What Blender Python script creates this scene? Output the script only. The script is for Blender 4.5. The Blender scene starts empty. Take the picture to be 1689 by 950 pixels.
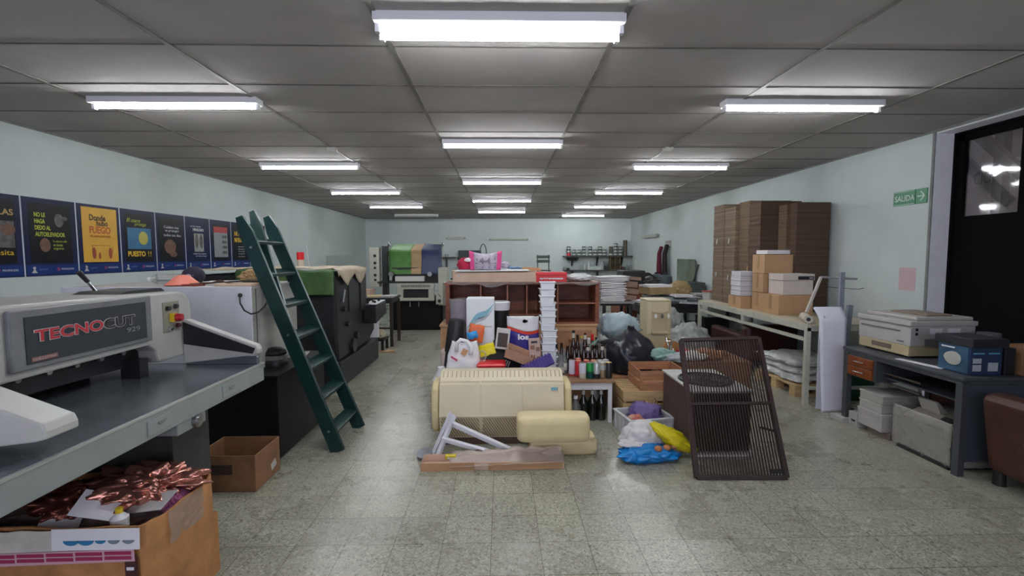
import bpy, bmesh, math, random
from mathutils import Vector, Matrix, noise, Euler
C = bpy.context.scene.collection
PI = math.pi
R = math.radians
# ------------------------------------------------------------------ camera
F_PX, YAW, PIT, ROL, CAMZ = 774.2, .0229, .0695, -.0031, 1.55
_c, _s, _cp, _sp = math.cos(YAW), math.sin(YAW), math.cos(PIT), math.sin(PIT)
_R = Vector((_c, -_s, 0)); _U = Vector((_s*_sp, _c*_sp, _cp)); _F = Vector((_s*_cp, _c*_cp, -_sp))
RR = math.cos(ROL)*_R + math.sin(ROL)*_U
UU = -math.sin(ROL)*_R + math.cos(ROL)*_U
cd = bpy.data.cameras.new('camera'); cam = bpy.data.objects.new('camera', cd); C.objects.link(cam)
cd.sensor_width = 36; cd.lens = F_PX/1689*36; cd.clip_start = .05; cd.clip_end = 100
m = Matrix((RR, UU, -_F)).transposed().to_4x4(); m.translation = (0, 0, CAMZ); cam.matrix_world = m
bpy.context.scene.camera = cam
vs = bpy.context.scene.view_settings
vs.view_transform = 'Standard'; vs.look = 'None'; vs.exposure = 1.15; vs.gamma = 1; vs.use_curve_mapping = False
cy = bpy.context.scene.cycles
cy.use_denoising = True; cy.max_bounces = 8; cy.transparent_max_bounces = 12; cy.sample_clamp_indirect = 6
w = bpy.data.worlds.new('world'); bpy.context.scene.world = w; w.use_nodes = True
w.node_tree.nodes['Background'].inputs[0].default_value = (.80, .82, 1.0, 1)      # assumed overcast daylight through an added unseen window behind the camera, brightens camera-facing surfaces
w.node_tree.nodes['Background'].inputs[1].default_value = 1.6
pl_ = bpy.data.lights.new('assumed_window_portal', 'AREA'); pl_.shape = 'RECTANGLE'; pl_.size = 5.6; pl_.size_y = 1.5; pl_.cycles.is_portal = True
po_ = bpy.data.objects.new('assumed_window_portal', pl_); C.objects.link(po_); po_.location = (-.2, -1.55, 1.75); po_.rotation_euler = (PI/2, 0, 0)  # portal placed at the assumed, unseen window opening
TUBE_W = 42.0          # emission strength of the fluorescent tubes

def ray(px, py):
    a = (px-844.5)/F_PX; b = (py-475)/F_PX
    return RR*a - UU*b + _F
def fl(px, py, z=0):                                   # the point of the horizontal plane z seen there
    r = ray(px, py); t = (z-CAMZ)/r.z; return Vector((r.x*t, r.y*t, z))
def at(px, py, Y):                                      # the point at depth Y
    r = ray(px, py); t = Y/r.y; return Vector((r.x*t, Y, CAMZ+r.z*t))
def atx(px, py, X):
    r = ray(px, py); t = X/r.x; return Vector((X, r.y*t, CAMZ+r.z*t))

# ------------------------------------------------------------------ materials
MATS = {}
def mat(name, col, rough=.6, metal=0., var=0., scale=8., bump=0., bscale=40., trans=0., alpha=1., emit=0., ecol=None, coat=0., col2=None, ior=1.45, stretch=None, spec=.5):
    if name in MATS: return MATS[name]
    M = bpy.data.materials.new(name); M.use_nodes = True; nt = M.node_tree; N = nt.nodes; L = nt.links
    p = N['Principled BSDF']
    p.inputs['Base Color'].default_value = (*col, 1); p.inputs['Roughness'].default_value = rough
    p.inputs['Metallic'].default_value = metal; p.inputs['Transmission Weight'].default_value = trans
    p.inputs['Alpha'].default_value = alpha; p.inputs['Coat Weight'].default_value = coat; p.inputs['IOR'].default_value = ior
    p.inputs['Specular IOR Level'].default_value = spec
    if emit:
        p.inputs['Emission Color'].default_value = (*(ecol or col), 1); p.inputs['Emission Strength'].default_value = emit
    tc = N.new('ShaderNodeTexCoord'); src = tc.outputs['Object']
    if stretch:
        mp = N.new('ShaderNodeMapping'); mp.inputs['Scale'].default_value = stretch; L.new(src, mp.inputs[0]); src = mp.outputs[0]
    if var or col2:
        n = N.new('ShaderNodeTexNoise'); n.inputs['Scale'].default_value = scale; n.inputs['Detail'].default_value = 6
        n.inputs['Roughness'].default_value = .65; L.new(src, n.inputs['Vector'])
        r = N.new('ShaderNodeValToRGB'); L.new(n.outputs['Fac'], r.inputs[0])
        d = col2 or tuple(c*(1-var) for c in col); h = col if col2 else tuple(min(1, c*(1+var*.6)) for c in col)
        r.color_ramp.elements[0].position = .32; r.color_ramp.elements[0].color = (*d, 1)
        r.color_ramp.elements[1].position = .68; r.color_ramp.elements[1].color = (*h, 1)
        L.new(r.outputs[0], p.inputs['Base Color'])
    if bump:
        n2 = N.new('ShaderNodeTexNoise'); n2.inputs['Scale'].default_value = bscale; n2.inputs['Detail'].default_value = 4
        L.new(src, n2.inputs['Vector']); b = N.new('ShaderNodeBump'); b.inputs['Strength'].default_value = bump; b.inputs['Distance'].default_value = .01
        L.new(n2.outputs['Fac'], b.inputs['Height']); L.new(b.outputs[0], p.inputs['Normal'])
    MATS[name] = M
    return M

def mat_floor():
    M = bpy.data.materials.new('terrazzo_tiles'); M.use_nodes = True; nt = M.node_tree; N = nt.nodes; L = nt.links; p = N['Principled BSDF']
    tc = N.new('ShaderNodeTexCoord'); co = tc.outputs['Object']
    v = N.new('ShaderNodeTexVoronoi'); v.inputs['Scale'].default_value = 110; L.new(co, v.inputs['Vector'])
    r = N.new('ShaderNodeValToRGB'); e = r.color_ramp.elements; sx = N.new('ShaderNodeSeparateColor'); L.new(v.outputs['Color'], sx.inputs[0]); L.new(sx.outputs[0], r.inputs[0])
    e[0].position = 0; e[0].color = (.15, .145, .115, 1); e[1].position = 1; e[1].color = (.50, .49, .41, 1)
    for q, c in ((.15, (.26, .255, .205)), (.4, (.325, .31, .25)), (.8, (.38, .365, .30))):
        x = e.new(q); x.color = (*c, 1)
    # tiles: each tile a tone of its own, thin dark joints, some of them open
    br = N.new('ShaderNodeTexBrick'); br.offset = 0; br.inputs['Scale'].default_value = 1
    br.inputs['Brick Width'].default_value = .262; br.inputs['Row Height'].default_value = .262
    br.inputs['Mortar Size'].default_value = .0026; br.inputs['Mortar Smooth'].default_value = .3
    br.inputs['Color1'].default_value = (.88, .88, .88, 1); br.inputs['Color2'].default_value = (1.12, 1.13, 1.12, 1); br.inputs['Mortar'].default_value = (.43, .42, .38, 1)
    L.new(co, br.inputs['Vector'])
    mx = N.new('ShaderNodeMix'); mx.data_type = 'RGBA'; mx.blend_type = 'MULTIPLY'; mx.inputs[0].default_value = 1
    L.new(r.outputs[0], mx.inputs[6]); L.new(br.outputs['Color'], mx.inputs[7])
    # wear: large dirt clouds
    n = N.new('ShaderNodeTexNoise'); n.inputs['Scale'].default_value = 1.1; n.inputs['Detail'].default_value = 8; n.inputs['Roughness'].default_value = .7; L.new(co, n.inputs['Vector'])
    r2 = N.new('ShaderNodeValToRGB'); r2.color_ramp.elements[0].position = .3; r2.color_ramp.elements[0].color = (.84, .84, .80, 1)
    r2.color_ramp.elements[1].position = .7; r2.color_ramp.elements[1].color = (1.05, 1.07, 1.05, 1); L.new(n.outputs['Fac'], r2.inputs[0])
    m2 = N.new('ShaderNodeMix'); m2.data_type = 'RGBA'; m2.blend_type = 'MULTIPLY'; m2.inputs[0].default_value = 1
    L.new(mx.outputs[2], m2.inputs[6]); L.new(r2.outputs[0], m2.inputs[7]); L.new(m2.outputs[2], p.inputs['Base Color'])
    r3 = N.new('ShaderNodeMapRange'); r3.inputs['To Min'].default_value = .2; r3.inputs['To Max'].default_value = .36; L.new(n.outputs['Fac'], r3.inputs[0]); L.new(r3.outputs[0], p.inputs['Roughness'])
    b = N.new('ShaderNodeBump'); b.inputs['Strength'].default_value = .25; b.inputs['Distance'].default_value = .002; L.new(br.outputs['Fac'], b.inputs['Height']); b.invert = True; L.new(b.outputs[0], p.inputs['Normal'])
    return M

def mat_stripes(name, c1, c2, freq, axis=2, rough=.8, wob=.4):    # layers: edges of piled sheets
    M = bpy.data.materials.new(name); M.use_nodes = True; nt = M.node_tree; N = nt.nodes; L = nt.links; p = N['Principled BSDF']
    tc = N.new('ShaderNodeTexCoord'); mp = N.new('ShaderNodeMapping'); L.new(tc.outputs['Object'], mp.inputs[0])
    s = [.35, .35, .35]; s[axis] = freq; mp.inputs['Scale'].default_value = s
    n = N.new('ShaderNodeTexNoise'); n.inputs['Scale'].default_value = 1; n.inputs['Detail'].default_value = 3; L.new(mp.outputs[0], n.inputs['Vector'])
    r = N.new('ShaderNodeValToRGB'); r.color_ramp.elements[0].position = .5-wob*.4; r.color_ramp.elements[0].color = (*c2, 1)
    r.color_ramp.elements[1].position = .5+wob*.4; r.color_ramp.elements[1].color = (*c1, 1); L.new(n.outputs['Fac'], r.inputs[0]); L.new(r.outputs[0], p.inputs['Base Color'])
    b = N.new('ShaderNodeBump'); b.inputs['Strength'].default_value = .5; b.inputs['Distance'].default_value = .004; L.new(n.outputs['Fac'], b.inputs['Height']); L.new(b.outputs[0], p.inputs['Normal'])
    p.inputs['Roughness'].default_value = rough; MATS[name] = M
    return M

white_paint = mat('white_paint', (.72, .72, .74), .45, var=.08, scale=5)
card = mat('cardboard', (.46, .27, .14), .85, var=.16, scale=5, bump=.1)
card_d = mat('cardboard_dark', (.25, .125, .06), .85, var=.3, scale=6, bump=.15)
card_o = mat('cardboard_orange', (.43, .2, .075), .8, var=.3, scale=7, bump=.2)
card_p = mat('cardboard_pale', (.62, .44, .33), .85, var=.12, scale=5)
tape = mat('packing_tape', (.3, .19, .09), .35, var=.15)
paper = mat('paper', (.78, .77, .8), .7, var=.06, scale=6)
paper_g = mat('paper_grey', (.5, .49, .47), .8, var=.25, scale=9)
black = mat('black_plastic', (.012, .012, .014), .45)
blackm = mat('black_metal', (.018, .018, .02), .4, var=.3, scale=12)
blackd = mat('dark_charcoal_enamel', (.019, .020, .023), .5, var=.35, scale=7, spec=.35)
steel = mat('steel', (.42, .43, .44), .32, 1., var=.2, scale=6)
chrome = mat('chrome', (.7, .7, .72), .15, 1.)
cream = mat('cream_plastic', (.70, .62, .44), .42, var=.06, scale=4)
cream_d = mat('cream_dark', (.4, .33, .2), .6)
yellowc = mat('yellowed_plastic', (.70, .59, .33), .45, var=.08)
red = mat('red_plastic', (.62, .015, .02), .3)
wood_d = mat('dark_reddish_wood', (.27, .085, .04), .5, col2=(.13, .038, .018), scale=5, stretch=(1.2, 3, 9))
wood_l = mat('light_wood', (.52, .3, .15), .6, var=.15, scale=4, stretch=(1, 3, 8))
wood_c = mat('crate_wood', (.42, .2, .1), .75, var=.35, scale=6, stretch=(1, 4, 9))
wood_y = mat('crate_wood_pale', (.55, .38, .19), .75, var=.3, scale=6, stretch=(1, 4, 9))
wood_t = mat('table_wood', (.3, .17, .09), .5, var=.3, scale=5, stretch=(1, 5, 5))
film = mat('clear_film', (.75, .72, .7), .2, trans=.75, alpha=.35, bump=.6, bscale=18)
glass = mat('clear_glass', (.82, .88, .87), .08, trans=.95, alpha=.55)

# ------------------------------------------------------------------ mesh building
class B:
    def __init__(s): s.bm = bmesh.new(); s.m = 0
    def _mark(s, fs):
        for f in fs: f.material_index = s.m
    def box(s, x0, x1, y0, y1, z0, z1, mx=None):
        c = [(x, y, z) for z in (z0, z1) for (x, y) in ((x0, y0), (x1, y0), (x1, y1), (x0, y1))]
        v = [s.bm.verts.new(mx @ Vector(q) if mx else q) for q in c]
        s._mark([s.bm.faces.new([v[i] for i in q]) for q in ((3, 2, 1, 0), (4, 5, 6, 7), (0, 1, 5, 4), (1, 2, 6, 5), (2, 3, 7, 6), (3, 0, 4, 7))])
        return s
    def cbox(s, c, d, rot=(0, 0, 0)):
        mx = Matrix.Translation(c) @ Euler(rot).to_matrix().to_4x4()
        return s.box(-d[0]/2, d[0]/2, -d[1]/2, d[1]/2, -d[2]/2, d[2]/2, mx)
    def beam(s, a, b, w, h, up=(0, 0, 1)):                  # w across, h along up
        a = Vector(a); b = Vector(b); d = (b-a); l = d.length; d.normalize(); u = Vector(up); x = d.cross(u)
        if x.length < 1e-4: x = d.cross(Vector((1, 0, 0)))
        x.normalize(); u = x.cross(d)
        mx = Matrix((x, d, u)).transposed().to_4x4(); mx.translation = a
        return s.box(-w/2, w/2, 0, l, -h/2, h/2, mx)
    def ring(s, c, ax, r, seg, ph=0):
        ax = Vector(ax).normalized(); t = Vector((0, 0, 1)) if abs(ax.z) < .9 else Vector((1, 0, 0))
        x = ax.cross(t).normalized(); y = ax.cross(x)
        return [s.bm.verts.new(Vector(c)+r*(math.cos(ph+2*PI*i/seg)*x+math.sin(ph+2*PI*i/seg)*y)) for i in range(seg)]
    def skin(s, rings, cap=True):
        fs = []
        for a, b in zip(rings, rings[1:]):
            n = len(a)
            for i in range(n): fs.append(s.bm.faces.new((a[i], a[(i+1) % n], b[(i+1) % n], b[i])))
        if cap:
            fs.append(s.bm.faces.new(rings[0][::-1])); fs.append(s.bm.faces.new(rings[-1]))
        s._mark(fs)
        return s
    def cyl(s, a, b, r, r2=None, seg=16, cap=True):
        ax = Vector(b)-Vector(a); return s.skin([s.ring(a, ax, r, seg), s.ring(b, ax, r if r2 is None else r2, seg)], cap)
    def lathe(s, prof, o=(0, 0, 0), seg=20, cap=True, sx=1, sy=1, ph=0):
        o = Vector(o); rs = []
        for r, z in prof:
            rs.append([s.bm.verts.new(o+Vector((sx*r*math.cos(ph+2*PI*i/seg), sy*r*math.sin(ph+2*PI*i/seg), z))) for i in range(seg)])
        return s.skin(rs, cap)
    def tube(s, pts, r, seg=8):
        pts = [Vector(p) for p in pts]; rs = []; px = None
        for i, p in enumerate(pts):
            d = (pts[min(i+1, len(pts)-1)]-pts[max(i-1, 0)]).normalized()
            if px is None:
                t = Vector((0, 0, 1)) if abs(d.z) < .9 else Vector((1, 0, 0)); px = d.cross(t).normalized()
            px = (px-d*px.dot(d)).normalized(); y = d.cross(px)
            rs.append([s.bm.verts.new(p+r*(math.cos(2*PI*k/seg)*px+math.sin(2*PI*k/seg)*y)) for k in range(seg)])
        return s.skin(rs)
    def prism(s, pts, lo, hi, axis='x'):
        def mk(a, b, h): return {'x': (h, a, b), 'y': (a, h, b), 'z': (a, b, h)}[axis]
        return s.skin([[s.bm.verts.new(mk(a, b, lo)) for a, b in pts], [s.bm.verts.new(mk(a, b, hi)) for a, b in pts]])
    def grid(s, fn, nu, nv):
        g = [[s.bm.verts.new(fn(i/nu, j/nv)) for j in range(nv+1)] for i in range(nu+1)]
        s._mark([s.bm.faces.new((g[i][j], g[i+1][j], g[i+1][j+1], g[i][j+1])) for i in range(nu) for j in range(nv)])
        return s
    def blob(s, c, d, amp=.15, seed=0, freq=2.5, flat=True, sub=4, fold=.0, top=None, boxy=0):
        t = bmesh.new(); bmesh.ops.create_icosphere(t, subdivisions=sub, radius=1)
        off = Vector((seed*3.7, seed*1.3, seed*2.1)); mp = {}
        for v in t.verts:
            q = v.co.copy()
            k = 1+amp*(noise.noise(q*freq*.5+off)*1.2+.5*noise.noise(q*freq*1.6+off))
            if fold: k += fold*(abs(noise.noise(Vector((q.x*freq*1.7, q.y*freq*1.7, q.z*freq*.9))+off))-.2)
            p = q*k
            if boxy:
                mxx = max(abs(q.x), abs(q.y)); l_ = math.hypot(q.x, q.y) or 1; f_ = 1+boxy*(l_/max(mxx, 1e-6)-1); p.x *= f_*(1+.25*boxy*(1-l_)); p.y *= f_; p.z *= 1+.35*boxy*l_
            if top: r = math.hypot(q.x, q.y); p.z += top*max(0, 1-r*1.6)**1.5*(q.z > 0)
            p = Vector((p.x*d[0]/2, p.y*d[1]/2, p.z*d[2]/2))
            if flat and p.z < -d[2]*.36: p.z = -d[2]*.36-.002*noise.noise(q*9)
            mp[v] = s.bm.verts.new(p+Vector(c))
        s._mark([s.bm.faces.new([mp[v] for v in f.verts]) for f in t.faces]); t.free()
        return s

def chain(o):
    v = Vector((0, 0, 0))
    while o: v += o.location; o = o.parent
    return v
def obj(name, b, mats, parent=None, bev=0, smooth=False, solid=0, sub=0, label=None, bs=2):
    me = bpy.data.meshes.new(name); bm = b.bm
    bmesh.ops.recalc_face_normals(bm, faces=bm.faces)
    o = bpy.data.objects.new(name, me); C.objects.link(o)
    if parent:
        bmesh.ops.translate(bm, verts=bm.verts, vec=-chain(parent)); o.parent = parent
    else:
        xs = [v.co for v in bm.verts]; lo = Vector([min(v[i] for v in xs) for i in range(3)]); hi = Vector([max(v[i] for v in xs) for i in range(3)])
        org = Vector(((lo.x+hi.x)/2, (lo.y+hi.y)/2, lo.z)); bmesh.ops.translate(bm, verts=bm.verts, vec=-org); o.location = org
    bm.to_mesh(me); bm.free()
    for x in (mats if isinstance(mats, (list, tuple)) else [mats]): me.materials.append(x)
    if smooth:
        for p in me.polygons: p.use_smooth = True
        if smooth != 'all': me.set_sharp_from_angle(angle=R(38))
    if solid: q = o.modifiers.new('s', 'SOLIDIFY'); q.thickness = solid; q.offset = 0
    if bev: q = o.modifiers.new('b', 'BEVEL'); q.width = bev; q.segments = bs; q.limit_method = 'ANGLE'; q.angle_limit = R(40)
    if sub: q = o.modifiers.new('u', 'SUBSURF'); q.levels = sub; q.render_levels = sub
    if label: o['label'] = label
    return o
def tag(o, label, cat, group=None, kind=None):
    o['label'] = label; o['category'] = cat
    if group: o['group'] = group
    if kind: o['kind'] = kind
    return o
def thing(name, label, cat, loc=(0, 0, 0), group=None):
    o = bpy.data.objects.new(name, None); C.objects.link(o); o.location = loc; o.empty_display_size = .1
    return tag(o, label, cat, group)
def struct(name, b, mats, parent=None, **k):
    o = obj(name, b, mats, parent, **k); o['kind'] = 'structure'; return o
def dup(o, loc=None, rotz=None, label=None, parent=None):
    c = o.copy(); C.objects.link(c); c.parent = parent
    if loc is not None: c.location = loc
    if rotz is not None: c.rotation_euler.z = rotz
    if label: c['label'] = label
    for ch in list(o.children): dup(ch, parent=c)
    return c
FACE = {'-y': (PI/2, 0, 0), '+x': (PI/2, 0, PI/2), '-x': (PI/2, 0, -PI/2), '+z': (0, 0, 0)}
def text(s_, pos, width, height, face, m_, parent, name='lettering', slant=0, bold=0, al='LEFT', label=None, tilt=0):
    cu = bpy.data.curves.new('t', 'FONT'); cu.body = s_; cu.extrude = .0006; cu.shear = slant; cu.offset = bold; cu.resolution_u = 3
    cu.size = 1
    t = bpy.data.objects.new('t', cu); C.objects.link(t); bpy.context.view_layer.update()
    me = bpy.data.meshes.new_from_object(t.evaluated_get(bpy.context.evaluated_depsgraph_get()))
    bpy.data.objects.remove(t); bpy.data.curves.remove(cu)
    xs = [v.co.x for v in me.vertices]; ys = [v.co.y for v in me.vertices]
    x0, x1, y0, y1 = min(xs), max(xs), min(ys), max(ys)
    rot = Euler(FACE[face] if isinstance(face, str) else face).to_matrix(); base = Vector(pos)-chain(parent)
    for v in me.vertices:
        q = Vector(((v.co.x-x0)/(x1-x0)*width, (v.co.y-y0)/(y1-y0)*height, v.co.z*.6))
        if tilt: q = Matrix.Rotation(tilt, 3, 'Z') @ q
        v.co = rot @ q+base
    me.materials.clear(); me.materials.append(m_)
    o = bpy.data.objects.new(name, me); C.objects.link(o); o.parent = parent
    if label: o['label'] = label
    return o
def parts(name, bs_, mats, parent, **k):                    # one object for each builder
    return [obj(name, b, mats, parent, **k) for b in bs_]
def rbox(b, x0, x1, y0, y1, z0, z1): return b.box(x0, x1, y0, y1, z0, z1)

# ------------------------------------------------------------------ room shell
XL, XR, YB, YF, H = -4.234, 4.114, 14.86, -1.6, 2.717
wallm = mat('wall_paint', (.64, .705, .69), .8, col2=(.55, .615, .60), scale=1.2, bump=.1, bscale=60)
ceilm = mat('ceiling_board', (.44, .415, .395), .9, col2=(.38, .36, .34), scale=1.6, bump=.1, bscale=90)
gridm = mat('ceiling_grid_grey', (.2, .19, .17), .6, var=.3)
gridm2 = mat('ceiling_joint_dark', (.10, .095, .085), .7, var=.3)
struct('floor', B().box(XL-.1, XR+.1, YF-.1, YB+.1, -.1, 0), mat_floor())
struct('ceiling', B().box(XL-.1, XR+.1, YF-.1, YB+.1, H, H+.1), ceilm)
struct('wall_left', B().box(XL-.2, XL, YF-.2, YB+.2, -.1, H+.1), wallm)
struct('wall_back', B().box(XL-.2, XR+.3, YB, YB+.2, -.1, H+.1), wallm)
struct('wall_front', B().box(XL-.2, XR+.3, YF-.2, YF, -.1, 1.0).box(XL-.2, XR+.3, YF-.2, YF, 2.5, H+.1).box(XL-.2, -3.0, YF-.2, YF, 1.0, 2.5).box(2.6, XR+.3, YF-.2, YF, 1.0, 2.5), mat('front_wall', (.3, .31, .31), .8, var=.1))  # unseen front wall, its window opening assumed and added to let daylight in
wr = B(); wr.box(XR, XR+.26, 4.43, YB+.2, -.1, H+.1); wr.box(XR, XR+.26, YF-.2, 2.3, -.1, H+.1); wr.box(XR, XR+.26, 2.3, 4.43, 2.69, H+.1)
struct('wall_right', wr, wallm)
g = B()
for i in range(-3, 4):
    if i == 3: x = .613+1.22*2+1.22
    x = -.607+1.22*i
    g.box(x-.014, x+.014, YF, YB, H-.006, H+.002)
struct('trim_1', g, gridm)
g = B(); y = 2.716-.61*7
while y < YB:
    g.box(XL, XR, y-.005, y+.005, H-.004, H+.002); y += .61
struct('trim_2', g, gridm2)
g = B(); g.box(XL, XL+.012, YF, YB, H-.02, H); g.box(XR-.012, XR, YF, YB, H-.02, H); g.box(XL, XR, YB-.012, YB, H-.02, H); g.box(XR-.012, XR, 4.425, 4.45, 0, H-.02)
struct('trim_3', g, mat('trim_dark_grey', (.22, .23, .22), .7, var=.3))  # dark grey trim along the ceiling edges and the door corner
struct('trim_4', B().box(XR, XR+.17, 4.422, 4.43, 0, 2.69).box(XR, XR+.17, 2.31, 4.422, 2.682, 2.69), mat('jamb_white_lit', (.82, .82, .86), .7, var=.05))  # white jamb and header, brightened in colour for the light they catch
# ------------------------------------------------------------------ door in the right wall
dblack = mat('door_black', (.005, .005, .006), .9, var=.2, spec=.1)
dr = struct('door_1', B().box(XR+.2, XR+.25, 2.35, 4.4, .01, 1.9).box(XR+.2, XR+.25, 4.345, 4.4, 1.9, 2.66).box(XR+.2, XR+.25, 2.35, 4.4, 2.6, 2.66).box(XR+.2, XR+.25, 3.8, 3.86, 1.9, 2.6).box(XR+.2, XR+.25, 2.35, 2.4, 1.9, 2.6), dblack)
struct('door_frame', B().box(XR+.17, XR+.27, 4.4, 4.435, 0, 2.69).box(XR+.17, XR+.27, 2.31, 4.4, 2.66, 2.69), dblack, dr, label='black frame around the tall black door')
wi = struct('window_1', B().box(XR+.222, XR+.228, 3.86, 4.345, 1.9, 2.6).box(XR+.222, XR+.228, 2.4, 3.8, 1.9, 2.6), mat('window_glass', (.8, .78, .8), .05, trans=1, alpha=.3, spec=.15))
# the hall beyond the door
hall = mat('hall_wall_blocks', (.42, .36, .37), .9, col2=(.3, .26, .27), scale=3, bump=.2)
hd = mat('hall_dark_steel', (.03, .025, .028), .9)
hb = B(); hb.box(8.3, 8.5, 0, 16, -.1, 5)
for k in range(10): hb.box(8.285, 8.3, 0, 16, .6+k*.42, .615+k*.42)
struct('wall_hall', hb, hall)
struct('wall_hall_near', B().box(4.38, 8.5, -.2, 0, -.1, 5), hall)
struct('wall_hall_far', B().box(4.38, 8.5, 16, 16.2, -.1, 5), hall)
struct('wall_hall_side', B().box(4.3, 4.38, -.2, 16.2, 2.8, 5), hall)
struct('floor_hall', B().box(4.4, 8.5, 0, 16, -.1, 0), hall)
struct('ceiling_hall', B().box(4.4, 8.5, 0, 16, 4.9, 5), hall)
a = atx(1618, 225, 5.4); c2 = atx(1690, 290, 5.4)
o = obj('roof_brace', B().beam(a+(a-c2)*.3, c2+(c2-a)*.6, .08, .10), hd); tag(o, 'dark diagonal steel brace seen through the door window', 'beam')
a = atx(1658, 250, 7.6)
o = obj('steel_post', B().box(7.5, 7.62, a.y-.07, a.y+.07, 0, 4.9), hd); tag(o, 'dark steel post standing beyond the door window', 'post')
# ------------------------------------------------------------------ ceiling lamps
batten = mat('lamp_batten', (.75, .75, .78), .4)
tube_m = mat('lamp_tube', (1, 1, 1), .4, emit=TUBE_W, ecol=(.93, .96, 1.0))
def lamp(double, lit, label, x, y, z=H, face=0):
    t = thing('ceiling_lamp', label, 'lamp', (0, 0, 0), 'fluorescent lamps on the ceiling')
    wd = .10 if double else .055
    obj('housing', B().box(-.61, .61, -wd, wd, -.045, 0), batten, t, bev=.004)
    for sx in (-1, 1):
        for yy in ((-.045, .045) if double else (0,)): obj('lampholder', B().box(min(sx*.585, sx*.607), max(sx*.585, sx*.607), yy-.014, yy+.014, -.082, -.04), batten, t)
    for yy in ((-.045, .045) if double else (0,)):
        obj('tube', B().cyl((-.585, yy, -.0625), (.585, yy, -.0625), .0135, seg=10), tube_m if lit else mat('unlit_tube', (.5, .5, .5), .3), t, smooth=True)
    t.location = (x, y, z); return t
ordn = ['nearest', 'second', 'third', 'fourth', 'fifth', 'sixth']
lamp(True, True, 'wide twin tube ceiling lamp nearest the camera in the centre row', .0, 2.43)
c0 = None
for k in range(1, 5):
    lb = '%s lit ceiling tube of the centre row counted away from the camera' % ordn[k]
    if c0 is None: c0 = lamp(False, True, lb, .02, 4.87)
    else: dup(c0, (.02, 2.43+2.44*k, H), label=lb)
for k in range(4): dup(c0, (-2.40, 3.62+2.44*k, H), label='%s lit ceiling tube of the row along the left wall' % ordn[k])
for k in range(5): dup(c0, (2.30 if k < 4 else 2.33, 3.62+2.44*k, H), label='%s lit ceiling tube of the row along the right wall' % ordn[k])
lamp(False, False, 'unlit ceiling tube at the far left by the back wall', -2.38, 13.4)
# a lamp in the hall beyond the door
p = atx(1656, 277, 7.0)
hl = lamp(False, True, 'lit tube lamp seen through the window of the black door', 0, 0); hl.location = (7.0, p.y, p.z+.05); hl['group'] = 'lamps beyond the door'; hl.rotation_euler.z = .9
p = atx(1684, 300, 7.2)
hl = dup(hl, (6.4, 5.6, 4.85), 0, 'added unseen tube lamp under the hall roof, brightens the hall wall')  # added lamp out of view, brightens the hall wall
a = atx(1606, 306, 8.28); c_ = atx(1648, 278, 8.28)
t = thing('hall_sign', 'faint dark lettering on the hall wall seen through door window', 'sign', tuple(a))
text('CIOU', (8.28, a.y, a.z), abs(a.y-c_.y), abs(c_.z-a.z), '-x', mat('sign_faded', (.16, .13, .13), .8), t)
# detectors
def detector(x, y, label):
    t = thing('smoke_detector', label, 'smoke detector', (0, 0, 0), 'smoke detectors on the ceiling')
    obj('base', B().cyl((0, 0, 0), (0, 0, -.02), .06, .055), mat('detector_grey', (.45, .44, .4), .5), t, smooth=True)
    obj('sensor_head', B().lathe([(.045, -.02), (.04, -.045), (.02, -.055)]), mat('detector_grey', (0, 0, 0)), t, smooth=True)
    t.location = (x, y, H); return t
p = fl(548, 244, H); detector(p.x, p.y, 'round grey smoke detector above the left side')
p = fl(1102, 244, H); detector(p.x, p.y, 'round grey smoke detector above the right side')

# ------------------------------------------------------------------ wall lamps and fittings
fitm = mat('old_fitting_grey', (.28, .29, .24), .6, var=.2)
def bar_fit(name, p, q, d, m_, label, cat):
    t = thing(name, label, cat, ((p.x+q.x)/2, (p.y+q.y)/2, min(p.z, q.z)))
    dv = (q-p).normalized(); nrm = Vector((-1, 0, 0)) if abs(dv.y) > .5 else Vector((0, -1, 0))
    obj('housing', B().beam(p+nrm*.03, q+nrm*.03, .06, .05), m_, t, bev=.006)
    obj('diffuser', B().beam(p+nrm*.07+dv*.04, q+nrm*.07-dv*.04, .03, d), mat('old_diffuser', (.45, .47, .4), .4), t, bev=.006)
bar_fit('wall_lamp', at(736, 393, YB), at(768, 393, YB), .075, fitm, 'short grey unlit wall lamp high on the back wall', 'lamp')
bar_fit('wall_lamp', at(807, 395, YB), at(871, 395, YB), .035, fitm, 'long thin unlit wall lamp on the back wall', 'lamp')
p = atx(1062, 391, XR); q = atx(1088, 387, XR); q.z = p.z
bar_fit('wall_lamp', p, q, .08, fitm, 'grey unlit lamp on right wall near back corner', 'lamp')

# SALIDA sign
p = atx(1475, 330, XR); q = atx(1530, 328, XR)
gm = mat('sign_green', (.005, .17, .055), .4); wt = mat('sign_white', (.6, .75, .66), .5)
t = thing('exit_sign', 'green SALIDA exit sign with an arrow on right wall', 'sign', (XR-.01, (p.y+q.y)/2, 2.04))
y1, y0 = p.y, q.y; L_ = y1-y0
obj('panel', B().box(XR-.008, XR, y0+L_*.34, y1, 2.045, 2.19), gm, t)
obj('arrow_panel', B().box(XR-.008, XR, y0, y0+L_*.32, 2.045, 2.19), gm, t)
text('SALIDA', (XR-.010, y1-.02, 2.085), L_*.6, .06, '-x', wt, t, bold=.01)
obj('border', B().box(XR-.0095, XR-.008, y0+L_*.34+.006, y1-.006, 2.180, 2.184).box(XR-.0095, XR-.008, y0+L_*.34+.006, y1-.006, 2.051, 2.055), wt, t)
ar = B(); ya = y0+L_*.27; yb = y0+L_*.05; zc = 2.118
ar.beam((XR-.010, ya, zc), (XR-.010, yb, zc), .003, .012); ar.beam((XR-.010, yb+.05, zc+.045), (XR-.010, yb, zc), .003, .012); ar.beam((XR-.010, yb+.05, zc-.045), (XR-.010, yb, zc), .003, .012)
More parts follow.
